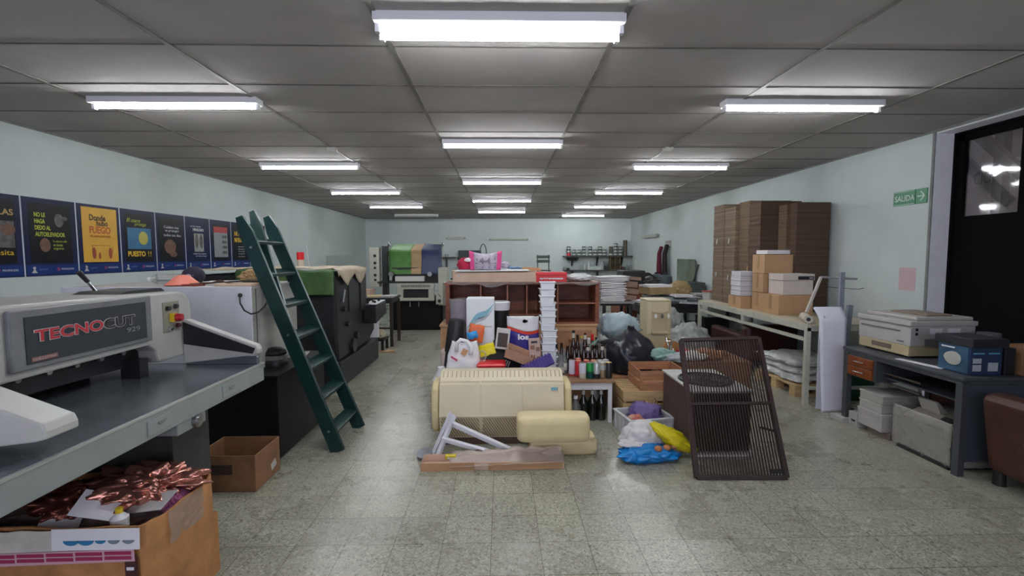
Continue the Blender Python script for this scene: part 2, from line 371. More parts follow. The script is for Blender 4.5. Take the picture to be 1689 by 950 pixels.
obj('arrow', ar, wt, t)
p = atx(1484, 441, XR); q = atx(1509, 480, XR)
o = obj('paper_notice', B().box(XR-.003, XR, q.y, p.y, q.z, p.z), mat('pink_paper', (.62, .45, .47), .8, var=.06)); tag(o, 'small pale pink paper notice stuck to right wall', 'notice')

# ------------------------------------------------------------------ posters
navy = mat('poster_navy', (.010, .018, .075), .35, col2=(.004, .006, .025), scale=3, spec=.12)
pblack = mat('poster_black', (.005, .005, .008), .35, var=.5, scale=5, spec=.12)
blue_b = mat('poster_blue_band', (.008, .03, .15), .35, spec=.15)
lime = mat('ink_lime', (.45, .5, .04), .6); yel = mat('ink_yellow', (.72, .46, .015), .6); whi = mat('ink_white', (.55, .57, .6), .6)
org = mat('ink_rust', (.45, .1, .01), .6); brn = mat('ink_brown', (.06, .03, .01), .6); skin = mat('photo_skin', (.16, .075, .045), .6, var=.5, scale=14)
gryi = mat('photo_grey', (.1, .095, .09), .6, var=.7, scale=12); cyb = mat('photo_cyan', (.01, .13, .27), .5, var=.3); pink_i = mat('ink_magenta', (.2, .02, .12), .6)
PX = XL+.004
def poster(k, label, body):
    y0, z0 = 3.742+k*.537, 1.372; w_, h_ = .522, .715
    t = thing('poster', label, 'poster', (XL, y0+w_/2, z0), 'safety posters on the left wall')
    obj('sheet', B().box(XL, PX-.001, y0-.006, y0+w_+.006, z0-.004, z0+h_+.004), mat('poster_paper_edge', (.55, .6, .68), .6), t)
    obj('printed_field', B().box(PX-.001, PX, y0, y0+w_, z0, z0+h_), navy, t)
    obj('footer_band', B().box(PX, PX+.0006, y0+.008, y0+w_-.008, z0+.012, z0+.105), blue_b, t)
    fb = B()
    fb.prism([(y0+.05, z0+.03), (y0+.105, z0+.03), (y0+.078, z0+.07)], PX+.0006, PX+.0012); fb.cyl((PX+.0006, y0+.078, z0+.075), (PX+.0012, y0+.078, z0+.075), .014, seg=10)
    obj('emblem', fb, mat('ink_pale', (.5, .48, .45), .6), t)
    obj('round_emblem', B().cyl((PX+.0006, y0+.31, z0+.06), (PX+.0012, y0+.31, z0+.06), .018, seg=12), pink_i, t)
    text('PREVENCION', (PX+.001, y0+.34, z0+.052), .13, .018, '+x', whi, t)
    text('seguridad', (PX+.001, y0+.12, z0+.05), .08, .022, '+x', mat('ink_pale_blue', (.1, .16, .3), .6), t)
    def rect(n, a, b_, c, d, m_, lift=.001): return obj(n, B().box(PX+lift-.0006, PX+lift, y0+a*w_, y0+b_*w_, z0+c*h_, z0+d*h_), m_, t)
    def tx(s_, a, c, w2, h2, m_, **kw): return text(s_, (PX+.0025, y0+a*w_, z0+c*h_), w2*w_, h2*h_, '+x', m_, t, **kw)
    def oval(n, a, c, ra, rc, m_, lift=.002):
        b_ = B(); b_.skin([[b_.bm.verts.new((PX+l, y0+(a+ra*math.cos(i*PI/8))*w_, z0+(c+rc*math.sin(i*PI/8))*h_)) for i in range(16)] for l in (lift-.0006, lift)])
        return obj(n, b_, m_, t)
    body(rect, tx, oval)
def b0(r, tx, ov):
    r('picture', .1, .9, .17, .94, pblack); tx('LAS', .64, .75, .24, .075, mat('ink_tan', (.45, .3, .1), .6), bold=.02); r('photo', .3, .88, .36, .68, gryi, .002); ov('machine', .78, .58, .12, .07, skin, .003); tx('necesita', .35, .27, .5, .06, yel)
def b1(r, tx, ov):
    r('picture', .1, .9, .17, .94, pblack)
    for i, (s_, w2) in enumerate((('NO LE', .2), ('HAGA', .19), ('DEDO AL', .29), ('AUTOELEVADOR', .56))): tx(s_, .2, .76-i*.083, w2, .058, lime, bold=.025)
    ov('hand', .66, .73, .09, .09, gryi); ov('thumb', .77, .76, .06, .025, gryi, .0022); ov('face', .37, .4, .1, .09, skin)
    for i, w2 in enumerate((.27, .18, .2)): tx(('lo usamos solo', 'en tareas', 'seguras')[i], .52, .44-i*.052, w2, .03, lime)
def b2(r, tx, ov):
    r('picture', .1, .93, .17, .96, mat('poster_yellow', (.68, .37, .02), .5, var=.08))
    tx('Donde', .27, .77, .38, .09, brn, bold=.03); tx('hubo', .43, .695, .27, .085, brn, bold=.03); tx('FUEGO', .26, .585, .5, .105, org, bold=.03); tx('NO HUBO EXTINTORES', .27, .53, .48, .032, org, bold=.02)
    for i, (a_, h_) in enumerate(((.34, .1), (.47, .06), (.73, .1))): ov('extinguisher', a_, .3+(h_-.1), .045 if i != 1 else .025, h_*.85, mat('ink_dark_red', (.33, .045, .01), .6))
    r('hose', .3, .75, .41, .415, brn, .002); r('hose', .3, .31, .3, .41, brn, .002); r('hose', .78, .79, .3, .4, brn, .002)
def b3(r, tx, ov):
    r('picture', .1, .9, .17, .94, pblack); tx('El casco', .17, .8, .38, .06, lime, slant=.3); tx('protege', .38, .73, .34, .06, lime, slant=.3)
    r('photo', .17, .86, .37, .71, cyb, .002); ov('helmet', .62, .55, .14, .11, mat('photo_yellow', (.45, .4, .06), .5), .003); tx('PUESTO', .16, .25, .5, .085, yel, bold=.035); tx('!!', .74, .25, .1, .085, yel)
def b4(r, tx, ov):
    r('picture', .08, .92, .17, .94, pblack); tx('Cuidate mas', .26, .745, .52, .045, whi); tx('te protegen', .3, .675, .48, .045, whi); tx('todos tus dias', .24, .605, .6, .045, whi)
    ov('face', .45, .42, .2, .13, skin); ov('hand', .55, .29, .13, .05, skin, .0022)
def b5(r, tx, ov):
    r('picture', .08, .92, .17, .94, navy); tx('no lo tome', .2, .81, .42, .035, whi); tx('NINGUNO', .3, .735, .44, .055, whi, bold=.03)
    r('photo', .33, .72, .34, .69, mat('photo_pale', (.3, .31, .27), .6, var=.3, scale=20), .002); ov('glove', .43, .54, .07, .14, gryi, .003); ov('glove', .62, .54, .07, .14, gryi, .003)
    tx('cuidar las manos', .26, .285, .55, .03, whi); tx('es tarea tuya', .36, .235, .46, .03, whi)
def b6(r, tx, ov):
    r('picture', .12, .88, .17, .92, pblack); r('chart', .16, .82, .23, .86, mat('ink_mid_grey', (.24, .25, .27), .6), .002); r('chart_header', .16, .82, .74, .86, mat('ink_red', (.4, .05, .04), .6), .003)
    for i in range(4): r('chart_entry', .55, .78, .3+i*.11, .36+i*.11, gryi, .003)
def b7(r, tx, ov):
    r('picture', .08, .92, .17, .94, pblack); tx('NI ANTES', .16, .7, .7, .1, yel, bold=.035); tx('NI DURANTE', .16, .56, .72, .1, yel, bold=.035)
    for i in range(5): tx(('la tarea debe', 'descuidarse', 'nunca quite', 'sus guantes', 'ni casco')[i], .34, .45-i*.055, .36, .028, whi)
def b8(r, tx, ov): r('picture', .1, .9, .17, .94, pblack); ov('photo', .5, .5, .2, .15, gryi)
for k, (lb, bd) in enumerate((('dark poster cut off by left picture edge, lettering LAS', b0), ('dark poster with lime lettering and a hand, NO LE HAGA DEDO', b1), ('yellow poster reading Donde hubo FUEGO', b2),
        ('dark poster with a yellow helmet and the word PUESTO', b3), ('black poster with white script and a face', b4), ('navy poster with a pair of pale gloves', b5), ('dark poster with a red headed grey chart', b6),
        ('black poster with big yellow letters NI ANTES NI DURANTE', b7), ('last dark poster half hidden behind the green ladder', b8))): poster(k, lb, bd)

# ------------------------------------------------------------------ paper cutter
cw = mat('cutter_cream_white', (.5, .5, .47), .4, col2=(.4, .4, .37), scale=3)
cg = mat('cutter_grey', (.17, .175, .18), .4, var=.15, scale=9, bump=.1, bscale=120)
cgd = mat('cutter_dark_panel', (.032, .04, .046), .35, var=.1)
ctab = mat('cutter_table_steel', (.19, .21, .23), .22, .4, col2=(.09, .10, .12), scale=3)
crail = mat('cutter_apron_grey', (.26, .285, .275), .5, var=.1, scale=6)
T = thing('paper_cutter', 'large grey and white paper cutting machine with red and black lettering by left wall', 'paper cutter', (-2.3, 2.1, 0))
obj('table_top', B().box(-3.3, -1.47, .9, 2.86, .87, .9), ctab, T, bev=.003)
obj('table_edge', B().box(-1.472, -1.452, .9, 2.86, .795, .902).box(-3.3, -1.47, 2.85, 2.868, .79, .9), crail, T, bev=.003)
obj('table_edge_strip', B().box(-1.455, -1.449, .9, 2.865, .895, .904), mat('bright_edge', (.6, .62, .6), .3, .6), T)
for y in (1.98, 2.5):
    o = obj('cover_plate', B().box(-1.452, -1.447, y-.07, y+.07, .81, .875), crail, T, bev=.002)
    obj('latch', B().box(-1.447, -1.442, y-.015, y+.03, .845, .855), steel, o)
obj('side_fence', B().box(-1.9, -1.475, 2.83, 2.862, .9, .945), ctab, T, bev=.004)
# knife housing: curved profile extruded along y
def hous(y0, y1, x0, ztop, zb): return B().prism([(x0, zb), (x0, ztop-.04), (x0-.03, ztop), (x0-.75, ztop+.02), (x0-.75, zb)], y0, y1, 'y')
XH = -1.90
b = B(); b.prism([(1.45, 1.06), (1.45, 1.34), (1.47, 1.37), (2.80, 1.345), (2.86, 1.33), (2.9, 1.28), (2.905, 1.2), (2.895, .96), (2.62, .96), (2.60, 1.03), (2.55, 1.07)], XH-.55, XH, 'x')
obj('knife_housing', b, cw, T, bev=.012)
obj('front_panel', B().box(XH, XH+.022, 1.82, 2.55, 1.10, 1.342), cg, T, bev=.006)
obj('name_plate', B().box(XH+.022, XH+.026, 1.875, 2.505, 1.122, 1.312), cgd, T)
crd = mat('letter_red', (.5, .03, .04), .4); wol = mat('letter_outline', (.45, .4, .4), .5)
XX = XH+.028
text('TECNO', (XX, 1.905, 1.205), .333, .053, '+x', wol, T, bold=.05, slant=.0); text('TECNO', (XX+.001, 1.91, 1.208), .323, .047, '+x', crd, T, bold=.02)
text('CUT', (XX, 2.233, 1.205), .195, .053, '+x', wol, T, bold=.05); text('CUT', (XX+.001, 2.238, 1.208), .185, .047, '+x', black, T, bold=.02)
text('929', (XX+.001, 2.37, 1.17), .085, .024, '+x', mat('letter_grey', (.25, .25, .26), .5), T)
obj('maker_label', B().box(XX, XX+.001, 1.89, 2.0, 1.13, 1.148), mat('label_rust', (.22, .1, .08), .6), T)
text('GUILLOTINA', (XX+.0012, 1.895, 1.134), .1, .010, '+x', wol, T)
obj('control_plate', B().box(XH, XH+.005, 2.66, 2.79, 1.12, 1.29), mat('plate_beige', (.27, .26, .2), .45), T)
obj('emergency_stop', B().box(XH+.005, XH+.03, 2.705, 2.74, 1.175, 1.225), mat('stop_yellow', (.72, .5, .02), .4), T, bev=.003)
obj('stop_button', B().cyl((XH+.03, 2.73, 1.20), (XH+.06, 2.735, 1.20), .024, .02), mat('button_red', (.4, .01, .02), .35), T, smooth=True)
for yy, zz, mm in ((2.69, 1.255, black), (2.755, 1.262, cgd), (2.765, 1.15, mat('button_maroon', (.06, .01, .015), .4)), (2.70, 1.14, chrome)):
    obj('knob', B().cyl((XH+.005, yy, zz), (XH+.022, yy, zz), .014, .012), mm, T, smooth=True)
lv = obj('lever', B().cyl((XH-.3, 2.62, 1.33), (XH-.325, 2.56, 1.43), .008), chrome, T, smooth=True)
obj('lever_grip', B().cyl((XH-.32, 2.57, 1.415), (XH-.335, 2.535, 1.47), .011, .014), black, lv, smooth=True)
obj('housing_top_gap', B().prism([(2.5, 1.35), (2.55, 1.365), (2.8, 1.365), (2.83, 1.345)], XH-.35, XH-.1, 'x'), black, T)
# throat: dark clamp with bolts and comb
obj('knife_beam', B().prism([(1.45, .98), (1.45, 1.07), (2.60, 1.07), (2.60, .99), (2.5, .96)], XH-.32, XH-.1, 'x'), mat('knife_dark', (.03, .03, .034), .35, .5), T)
parts('bolt', [B().cyl((XH-.1, 1.54+k*.135, 1.045), (XH-.085, 1.54+k*.135, 1.045), .014, seg=8) for k in range(8)], steel, T)
b = B()
for k in range(30): b.box(XH-.36, XH-.33, 1.46+k*.037, 1.482+k*.037, .9, .975)
obj('clamp_comb', b, mat('comb_dark', (.06, .06, .065), .35, .6), T)
obj('throat_back', B().box(-3.0, -2.98, 1.45, 2.9, .9, 1.05), black, T)
obj('guard_post', B().box(XH-.12, XH-.02, 2.5, 2.56, .9, 1.0), blackm, T)
# light curtain arms each side
def arm(y0, y1, nm):
    a_ = B().prism([(-1.9, 1.0), (-1.9, 1.17), (-1.88, 1.175), (-1.47, 1.015), (-1.46, .99), (-1.46, .965), (-1.5, .955), (-1.9, .91)], y0, y1, 'y')
    return obj('side_arm', a_, cw, T, bev=.006, label=nm)
ar_ = arm(2.815, 2.87, 'white sloping side arm with black face at far end')
obj('sensor_strip', B().prism([(-1.89, 1.03), (-1.89, 1.16), (-1.475, 1.0), (-1.49, .968)], 2.806, 2.815, 'y'), black, ar_)
arm(1.50, 1.62, 'white sloping side arm at near end')
obj('leg_body', B().box(-3.2, -2.5, 1.0, 2.75, 0, .87), mat('machine_dark_grey', (.05, .052, .052), .6, var=.3), T)  # dark grey machine body below the cutter table
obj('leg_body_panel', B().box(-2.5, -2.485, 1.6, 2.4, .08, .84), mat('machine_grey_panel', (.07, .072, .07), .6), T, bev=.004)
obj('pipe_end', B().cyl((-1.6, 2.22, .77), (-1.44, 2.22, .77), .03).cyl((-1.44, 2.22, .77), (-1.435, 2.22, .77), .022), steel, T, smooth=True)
obj('leg_pedestal', B().box(-2.49, -1.7, 2.4, 2.7, 0, .87), mat('machine_dark_grey', (0,0,0)), T)
obj('pipe_bracket', B().box(-1.56, -1.46, 2.1, 2.3, .74, .8), crail, T, bev=.004)
# sheet left on the cutter table
o = obj('paper_sheet', B().cbox((-1.62, 1.3, .903), (.2, .2, .004), (0, 0, .25)), paper); tag(o, 'pale sheet of paper lying on near end of cutter table', 'paper')
# ------------------------------------------------------------------ boxes by the cutter
def open_box(b, x0, x1, y0, y1, z0, z1, t=.006, floor=True):
    b.box(x0, x1, y0, y0+t, z0, z1).box(x0, x1, y1-t, y1, z0, z1).box(x0, x0+t, y0+t, y1-t, z0, z1).box(x1-t, x1, y0+t, y1-t, z0, z1)
    if floor: b.box(x0, x1, y0, y1, z0, z0+t)
    return b
T = thing('cardboard_box', 'large battered cardboard box full of scrap foil and paper under the cutter', 'box', (-1.9, 2.04, 0))
X0, X1, Y0, Y1, Z1 = -2.45, -1.40, 1.80, 2.26, .5
def side(fx):                                                # a wall of the carton with bulge, rounded far corner and torn rim
    b = B(); pts = [(X0, Y1), (X0, Y0), (-1.42, Y0-.005), (-1.405, Y0+.01), (-1.385, Y0+.16), (-1.385, Y1-.1), (-1.41, Y1-.03), (-1.47, Y1), (X0, Y1)]
    n = 10; P = []
    for (a, c) in zip(pts, pts[1:]):
        for i in range(n): P.append((a[0]+(c[0]-a[0])*i/n, a[1]+(c[1]-a[1])*i/n))
    cx, cy_ = -1.9, 2.03
    def fn(u, v):
        i = int(round(u*len(P))) % len(P); x, y = P[i]; z = Z1*v
        k = 1+.006*math.sin(v*PI)*(1+noise.noise(Vector((x*6, y*6, z*6))))
        if v > .95: z += .012*noise.noise(Vector((x*14, y*14, 3)))
        return (cx+(x-cx)*k, cy_+(y-cy_)*k, z)
    return b.grid(fn, len(P), 14)
obj('carton', side(0), card_o, T, solid=.008)
obj('carton_base', B().box(X0, X1, Y0, Y1, 0, .3), card_o, T)
# white printed band, label and pink strip on the near face
b = B(); b.grid(lambda u, v: (X0+.02+u*(.98), Y0-.028-.0*v+.004*math.sin(v*3), .405+v*.095+.008*noise.noise(Vector((u*14, v, 2)))*(v > .9)), 40, 4)
obj('white_band', b, mat('box_white_print', (.6, .56, .5), .7, var=.15), T, solid=.002)
obj('label_sheet', B().cbox((-1.56, Y0-.034, .468), (.33, .003, .082), (-.05, 0, 0)), paper, T)
b = B(); skyb = mat('print_blue', (.03, .2, .4), .6)
for i, (x, r) in enumerate(((-1.65, .03), (-1.595, .03), (-1.54, .02))):
    obj('printed_arc', B().prism([(x+r*math.cos(a*PI/8), .468-.6*r*math.sin(a*PI/8)-.004) for a in range(9)], Y0-.039, Y0-.0355, 'y'), skyb, T)
for x in (-1.49, -1.435): obj('printed_arc', B().prism([(x+.022*math.cos(a*PI/8), .468-.014*math.sin(a*PI/8)-.004) for a in range(9)], Y0-.039, Y0-.0355, 'y'), mat('print_grey', (.2, .25, .3), .6), T)
pk = mat('label_pink', (.6, .35, .42), .6); pkd = mat('label_magenta', (.35, .03, .1), .6)
obj('strip_label', B().cbox((-1.70, Y0-.032, .395), (.56, .003, .05), (0, -.025, 0)), pk, T)
b = B()
for k in range(5): b.box(-1.97+k*.11, -1.87+k*.11, Y0-.036, Y0-.034, .397+k*.002, .410+k*.002).box(-1.97+k*.11, -1.87+k*.11, Y0-.036, Y0-.034, .378+k*.002, .391+k*.002)
obj('strip_print', b, pkd, T)
obj('dark_label', B().box(-1.46, -1.415, Y0-.030, Y0-.027, .15, .39), mat('label_brown_black', (.06, .02, .02), .6), T)
parts('white_mark', [B().box(-1.452, -1.425, Y0-.033, Y0-.030, z, z+.012) for z in (.24, .29, .34)], paper, T)
obj('torn_tape', B().grid(lambda u, v: (-1.375+.012*noise.noise(Vector((u*5, v*5, 0))), 1.9+u*.22, .36+v*.14), 6, 6), film, T, solid=.001)
# contents
foil = mat('copper_foil', (.6, .27, .21), .24, .85, var=.35, scale=10, bump=.6, bscale=12)
def crumple(x, y, z, sx, sy, m_, seed, label, cat, name, h=.05):
    b = B(); b.grid(lambda u, v: (x+(u-.5)*sx+.02*noise.noise(Vector((u*6, v*6, seed))), y+(v-.5)*sy, z+h*abs(noise.noise(Vector((u*4.3, v*4.3, seed*1.7))))*2+.5*h*noise.noise(Vector((u*11, v*11, seed)))), 26, 26)
    o = obj(name, b, m_, solid=.0015); return tag(o, label, cat)
o = obj('copper_foil', B().blob((-1.62, 2.10, .52), (.42, .26, .15), .3, 3, 2.5, fold=.75, flat=False, sub=5), foil, smooth='all'); tag(o, 'crumpled shiny copper coloured foil heaped in the battered box', 'foil')
o = obj('copper_foil', B().blob((-1.86, 2.04, .49), (.32, .26, .13), .3, 9, 2.5, fold=.75, flat=False, sub=5), mat('brown_foil', (.16, .05, .035), .3, .7, bump=.5, bscale=20), smooth='all'); tag(o, 'dark brown crumpled foil at the left of the battered box', 'foil')
o = obj('paper_sheet', B().cbox((-1.68, 1.93, .515), (.16, .12, .003), (.5, .35, .3)), paper); tag(o, 'white torn paper sheet standing among foil in the battered box', 'paper')
o = obj('paper_sheet', B().cbox((-1.51, 1.98, .50), (.2, .1, .003), (.4, -.2, -.2)), paper_g); tag(o, 'greyish white paper tucked along right rim of battered box', 'paper')
o = obj('paper_sheet', B().cbox((-1.80, 1.89, .48), (.13, .1, .003), (.3, .2, .5)), paper); tag(o, 'small white paper scrap at the front of the foil scrap', 'paper')
T2 = thing('small_bottle', 'small white bottle with yellow cap in the battered box', 'bottle', (-1.56, 1.88, .44))
obj('body', B().lathe([(.0, 0), (.03, .0), (.032, .05), (.012, .07)], (-1.56, 1.88, .44)), white_paint, T2, smooth=True); obj('cap', B().cyl((-1.56, 1.88, .51), (-1.56, 1.88, .53), .013), mat('cap_yellow', (.7, .5, .03), .4), T2)
o = obj('cloth_scrap', B().blob((-1.46, 2.06, .46), (.1, .12, .1), .3, 5, 3, fold=.4), mat('pink_scrap', (.4, .12, .25), .6, var=.3)); tag(o, 'pinkish plastic scrap by right corner of battered box', 'scrap')
obj('scrap_paper', B().blob((-1.9, 2.05, .40), (.95, .4, .12), .2, 6, 4, fold=.3), mat('scrap_mixed', (.12, .06, .045), .6, col2=(.28, .22, .2), scale=9), T, label='dark mixed scrap filling the box')

T = thing('cardboard_box', 'open brown cardboard box on the floor beside the black cabinet', 'box', (-1.82, 3.2, 0))
obj('carton', open_box(B(), -2.02, -1.62, 3.03, 3.37, 0, .245), card_d, T, bev=.002)
obj('dark_patch', B().box(-1.93, -1.77, 3.026, 3.03, .12, .185), mat('faded_print', (.06, .035, .03), .8), T)
obj('torn_label', B().cbox((-1.618, 3.27, .08), (.003, .07, .05), (.3, 0, 0)), paper_g, T)

# ------------------------------------------------------------------ black low cabinet, white cabinet and what lies on it
bk = mat('cabinet_black', (.006, .006, .007), .5, var=.3, spec=.25)
T = thing('low_cabinet', 'black low cabinet between cutter and green ladder', 'cabinet', (-2.6, 4, 0))
obj('body', B().box(-3.4, -1.68, 3.5, 4.42, .02, .64), bk, T, bev=.004); obj('top', B().box(-3.42, -1.665, 3.48, 4.43, .64, .66), bk, T, bev=.003)
obj('plinth', B().box(-3.38, -1.70, 3.52, 4.4, 0, .02), bk, T)
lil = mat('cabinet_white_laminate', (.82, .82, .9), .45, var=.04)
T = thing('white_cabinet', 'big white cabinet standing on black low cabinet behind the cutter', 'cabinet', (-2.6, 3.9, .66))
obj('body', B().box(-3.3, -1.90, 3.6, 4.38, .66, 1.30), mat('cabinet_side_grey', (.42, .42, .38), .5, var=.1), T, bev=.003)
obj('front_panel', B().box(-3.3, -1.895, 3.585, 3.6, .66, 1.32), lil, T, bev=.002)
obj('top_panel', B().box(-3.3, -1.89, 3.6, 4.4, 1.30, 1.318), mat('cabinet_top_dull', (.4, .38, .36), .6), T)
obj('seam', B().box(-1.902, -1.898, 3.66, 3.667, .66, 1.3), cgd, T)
rub = mat('black_rubber', (.012, .012, .013), .5)
T2 = obj('power_cable', B().tube([at(395, 487, 3.57), at(396, 500, 3.52), at(403, 512, 3.5), at(414, 518, 3.5), at(426, 515, 3.55), at(436, 506, 3.66), (-1.84, 3.78, 1.24), (-1.86, 3.84, 1.32), (-1.95, 3.86, 1.345), (-2.1, 3.83, 1.35), (-2.3, 3.8, 1.34), (-2.45, 3.85, 1.335)], .006), rub, smooth='all'); tag(T2, 'black cable looping off right corner of the white cabinet', 'cable')
T2 = obj('power_cable', B().tube([(-2.02, 3.75, 1.33), (-2.12, 3.7, 1.34), (-2.2, 3.72, 1.36), (-2.3, 3.78, 1.34), (-2.38, 3.7, 1.335), (-2.5, 3.75, 1.33)], .007), mat('brown_cable', (.08, .035, .02), .5), smooth='all'); tag(T2, 'brown cable tangled on top of the white cabinet', 'cable')
obj('cable_socket', B().cyl(at(396, 487, 3.584), at(396, 487, 3.565), .016), rub, T, smooth=True)
salm = mat('salmon_plastic', (.72, .2, .14), .5, var=.05)
p = at(302, 470, 3.78)
o = obj('plastic_dish', B().lathe([(.125, .0), (.12, .006), (.09, .03), (.055, .065), (.02, .078), (.0, .08)], (p.x, 3.78, 1.325), seg=28), salm, smooth='all'); tag(o, 'salmon dome shaped dish upside down on the white cabinet', 'dish')
o = thing('cap', 'dark blue baseball cap behind the salmon dish', 'cap', (-2.3, 4.0, 1.318)); p = at(320, 470, 4.05)
obj('crown', B().blob((p.x, 4.05, 1.385), (.17, .18, .16), .05, 2, 2), mat('cap_navy', (.015, .012, .03), .8), o, smooth='all'); obj('brim', B().lathe([(.07, 0), (.075, .006), (.0, .01)], (p.x-.02, 3.96, 1.33), sx=1, sy=1.2), mat('cap_navy', (0, 0, 0)), o, smooth='all')
obj('badge', B().cyl((p.x+.02, 3.955, 1.385), (p.x+.022, 3.952, 1.385), .018), mat('badge_pale', (.5, .4, .4), .6), o)
p = at(270, 462, 3.95)
o = thing('plastic_bottle', 'clear plastic bottle lying on white cabinet behind the dish', 'bottle', (p.x, 3.95, 1.32)); obj('body', B().cyl((p.x-.02, 3.9, 1.365), (p.x+.22, 4.0, 1.365), .042, seg=18).cyl((p.x-.02, 3.9, 1.365), (p.x-.055, 3.885, 1.365), .042, .018), glass, o, smooth=True); obj('bottle_cap', B().cyl((p.x-.055, 3.885, 1.365), (p.x-.075, 3.877, 1.365), .018), white_paint, o)
p = at(395, 468, 3.72)
o = obj('cardboard_strip', B().box(p.x-.16, -1.93, 3.66, 3.86, 1.32, 1.338), card_p, bev=.002); tag(o, 'flat cardboard strip lying along edge of the white cabinet', 'cardboard')
o = obj('paper_pile', B().cbox((-2.3, 4.05, 1.33), (.34, .2, .02), (0, 0, .3)), paper); tag(o, 'loose white papers on white cabinet behind the cables', 'paper')
p = at(412, 455, 3.9)
o = obj('crumpled_bag', B().blob((-2.05, 3.98, 1.375), (.24, .2, .16), .2, 4, 3, fold=.35), mat('kraft_bag', (.42, .28, .13), .8, var=.35)); tag(o, 'crumpled tan paper bag on white cabinet beside the ladder', 'bag')
o = obj('red_box', B().box(-2.46, -2.34, 3.66, 3.76, 1.32, 1.335), mat('dark_red_strip', (.25, .05, .03), .7)); tag(o, 'thin reddish strip under right side of the salmon dish', 'strip')
# round black lidded tin
p = fl(454, 601, .66)
T = thing('round_gadget', 'round black domed gadget with a grey band on low cabinet', 'gadget', (p.x, p.y, .66))
obj('base', B().lathe([(.1, 0), (.1, .03), (.085, .05)], (p.x, p.y, .66), seg=24), black, T, smooth=True); obj('band', B().lathe([(.088, .05), (.092, .08), (.085, .085)], (p.x, p.y, .66), seg=24), mat('band_grey', (.3, .3, .3), .3, .5), T, smooth=True)
obj('dome', B().lathe([(.09, .085), (.085, .115), (.05, .14), (.0, .148)], (p.x, p.y, .66), seg=24), black, T, smooth='all')
o = obj('paper_sheet', B().cbox((-1.85, 4.2, .665), (.2, .25, .008), (0, 0, .2)), paper_g); tag(o, 'pale papers on low cabinet behind the round gadget', 'paper')

# ------------------------------------------------------------------ green ladder
lg = mat('ladder_green', (.0025, .02, .02), .38, col2=(.005, .036, .033), scale=4, bump=.15, bscale=30)
T = thing('ladder', 'tall dark green wooden ladder leaning beside the white cabinet', 'ladder', (-1.3, 3.9, 0))
fN, tN = Vector((-1.30, 3.66, 0)), Vector((-2.05, 3.76, 1.86)); fF, tF = Vector((-1.29, 4.18, 0)), Vector((-2.09, 4.27, 1.90))
def stile(a, b_, wd=.1):
    a = Vector(a); b_ = Vector(b_); d = (b_-a).normalized(); e = d*.14
    B_ = B(); nrm = Vector((0, 1, 0)); x = nrm.cross(d).normalized()
    rs = []
    for p_, w_ in ((a+Vector((0, 0, 0)), wd), (a+d*.02, wd), (b_-e, wd), (b_, wd*.5)):
        rs.append([B_.bm.verts.new(p_+x*sx*w_/2+nrm*sy*.016) for sx, sy in ((-1, -1), (1, -1), (1, 1), (-1, 1))])
    return B_.skin(rs)
obj('stile', stile(fN, tN, .11), lg, T, bev=.004); obj('stile', stile(fF, tF, .11), lg, T, bev=.004)
obj('rear_stile', stile((-1.72, 3.75, 1.02), (-2.1, 4.05, 1.93), .09), lg, T, bev=.004)
for z in (.16, .42, .66, .91, 1.16, 1.41, 1.67):
    a = fN.lerp(tN, z/1.86); b_ = fF.lerp(tF, z/1.90)
    obj('rung', B().beam((a.x, a.y+.016, z), (b_.x, b_.y-.016, z), .105, .03, up=(.3, 0, 1)), lg, T, bev=.003)
parts('bolt', [B().cyl((q.x, q.y-.02, q.z), (q.x, q.y-.028, q.z), .01, seg=8) for q in (fN.lerp(tN, .09), fN.lerp(tN, .5), fN.lerp(tN, .87))], steel, T)
o = B(); a = Vector((-2.1, 4.3, 1.85))
obj('hook_bracket', B().tube([a, a+Vector((.0, .1, .0)), a+Vector((.02, .1, -.13)), a+Vector((.03, .02, -.13))], .007, 6), blackm, T)

# ------------------------------------------------------------------ press by the left wall
tarp_g = mat('tarp_green', (.075, .15, .045), .55, col2=(.035, .085, .025), scale=6, bump=.3, bscale=8)
tarp_b = mat('tarp_beige', (.5, .42, .31), .8, var=.2, bump=.3, bscale=12)
T = thing('printing_press', 'dark grey printing press under green tarp by the left wall', 'printing press', (-2.6, 6, 0))
obj('plinth', B().box(-3.6, -1.87, 5.42, 7.1, 0, .31), blackd, T, bev=.01)
b = B(); b.prism([(5.46, .31), (5.42, .6), (5.42, 1.34), (6.55, 1.34), (6.6, .85), (7.0, .75), (7.02, .45), (6.7, .33)], -3.5, -1.90, 'x')
obj('machine_body', b, blackd, T, bev=.03)
b = B(); b.box(-1.905, -1.888, 5.85, 6.25, .86, 1.32); obj('side_recess', b, black, T)
b = B().box(-1.91, -1.875, 6.3, 6.55, .82, 1.36); obj('side_panel', b, blackm, T, bev=.005)
obj('control_box', B().prism([(6.45, .62), (6.45, .86), (7.0, .88), (7.05, .70)], -1.895, -1.72, 'x'), blackm, T, bev=.008)
o = obj('control_panel', B().cbox((-1.81, 6.72, .885), (.18, .5, .012), (.036, 0, 0)), steel, T)
parts('switch', [B().cyl((-1.86+dx, 6.55+dy, .89), (-1.86+dx, 6.55+dy, .915), .018) for dx, dy in ((0, 0), (.07, .1), (.02, .2), (.08, .28))], black, o)
for yy, zz in ((5.52, 1.13), (5.52, .99)): obj('indicator_window', B().box(-2.32, -2.2, 5.405, 5.42, zz, zz+.075), mat('pale_window', (.5, .52, .54), .4), T)
obj('rotary_knob', B().cyl((-2.25, 5.42, 1.08), (-2.25, 5.395, 1.08), .025), black, T, smooth=True)
for yy, zz, r in ((5.62, .92, .03), (5.75, .72, .03), (5.95, .42, .09), (6.1, .52, .05)): obj('hand_wheel', B().cyl((-1.90, yy, zz), (-1.86, yy, zz), r, seg=18), blackm, T, smooth=True)
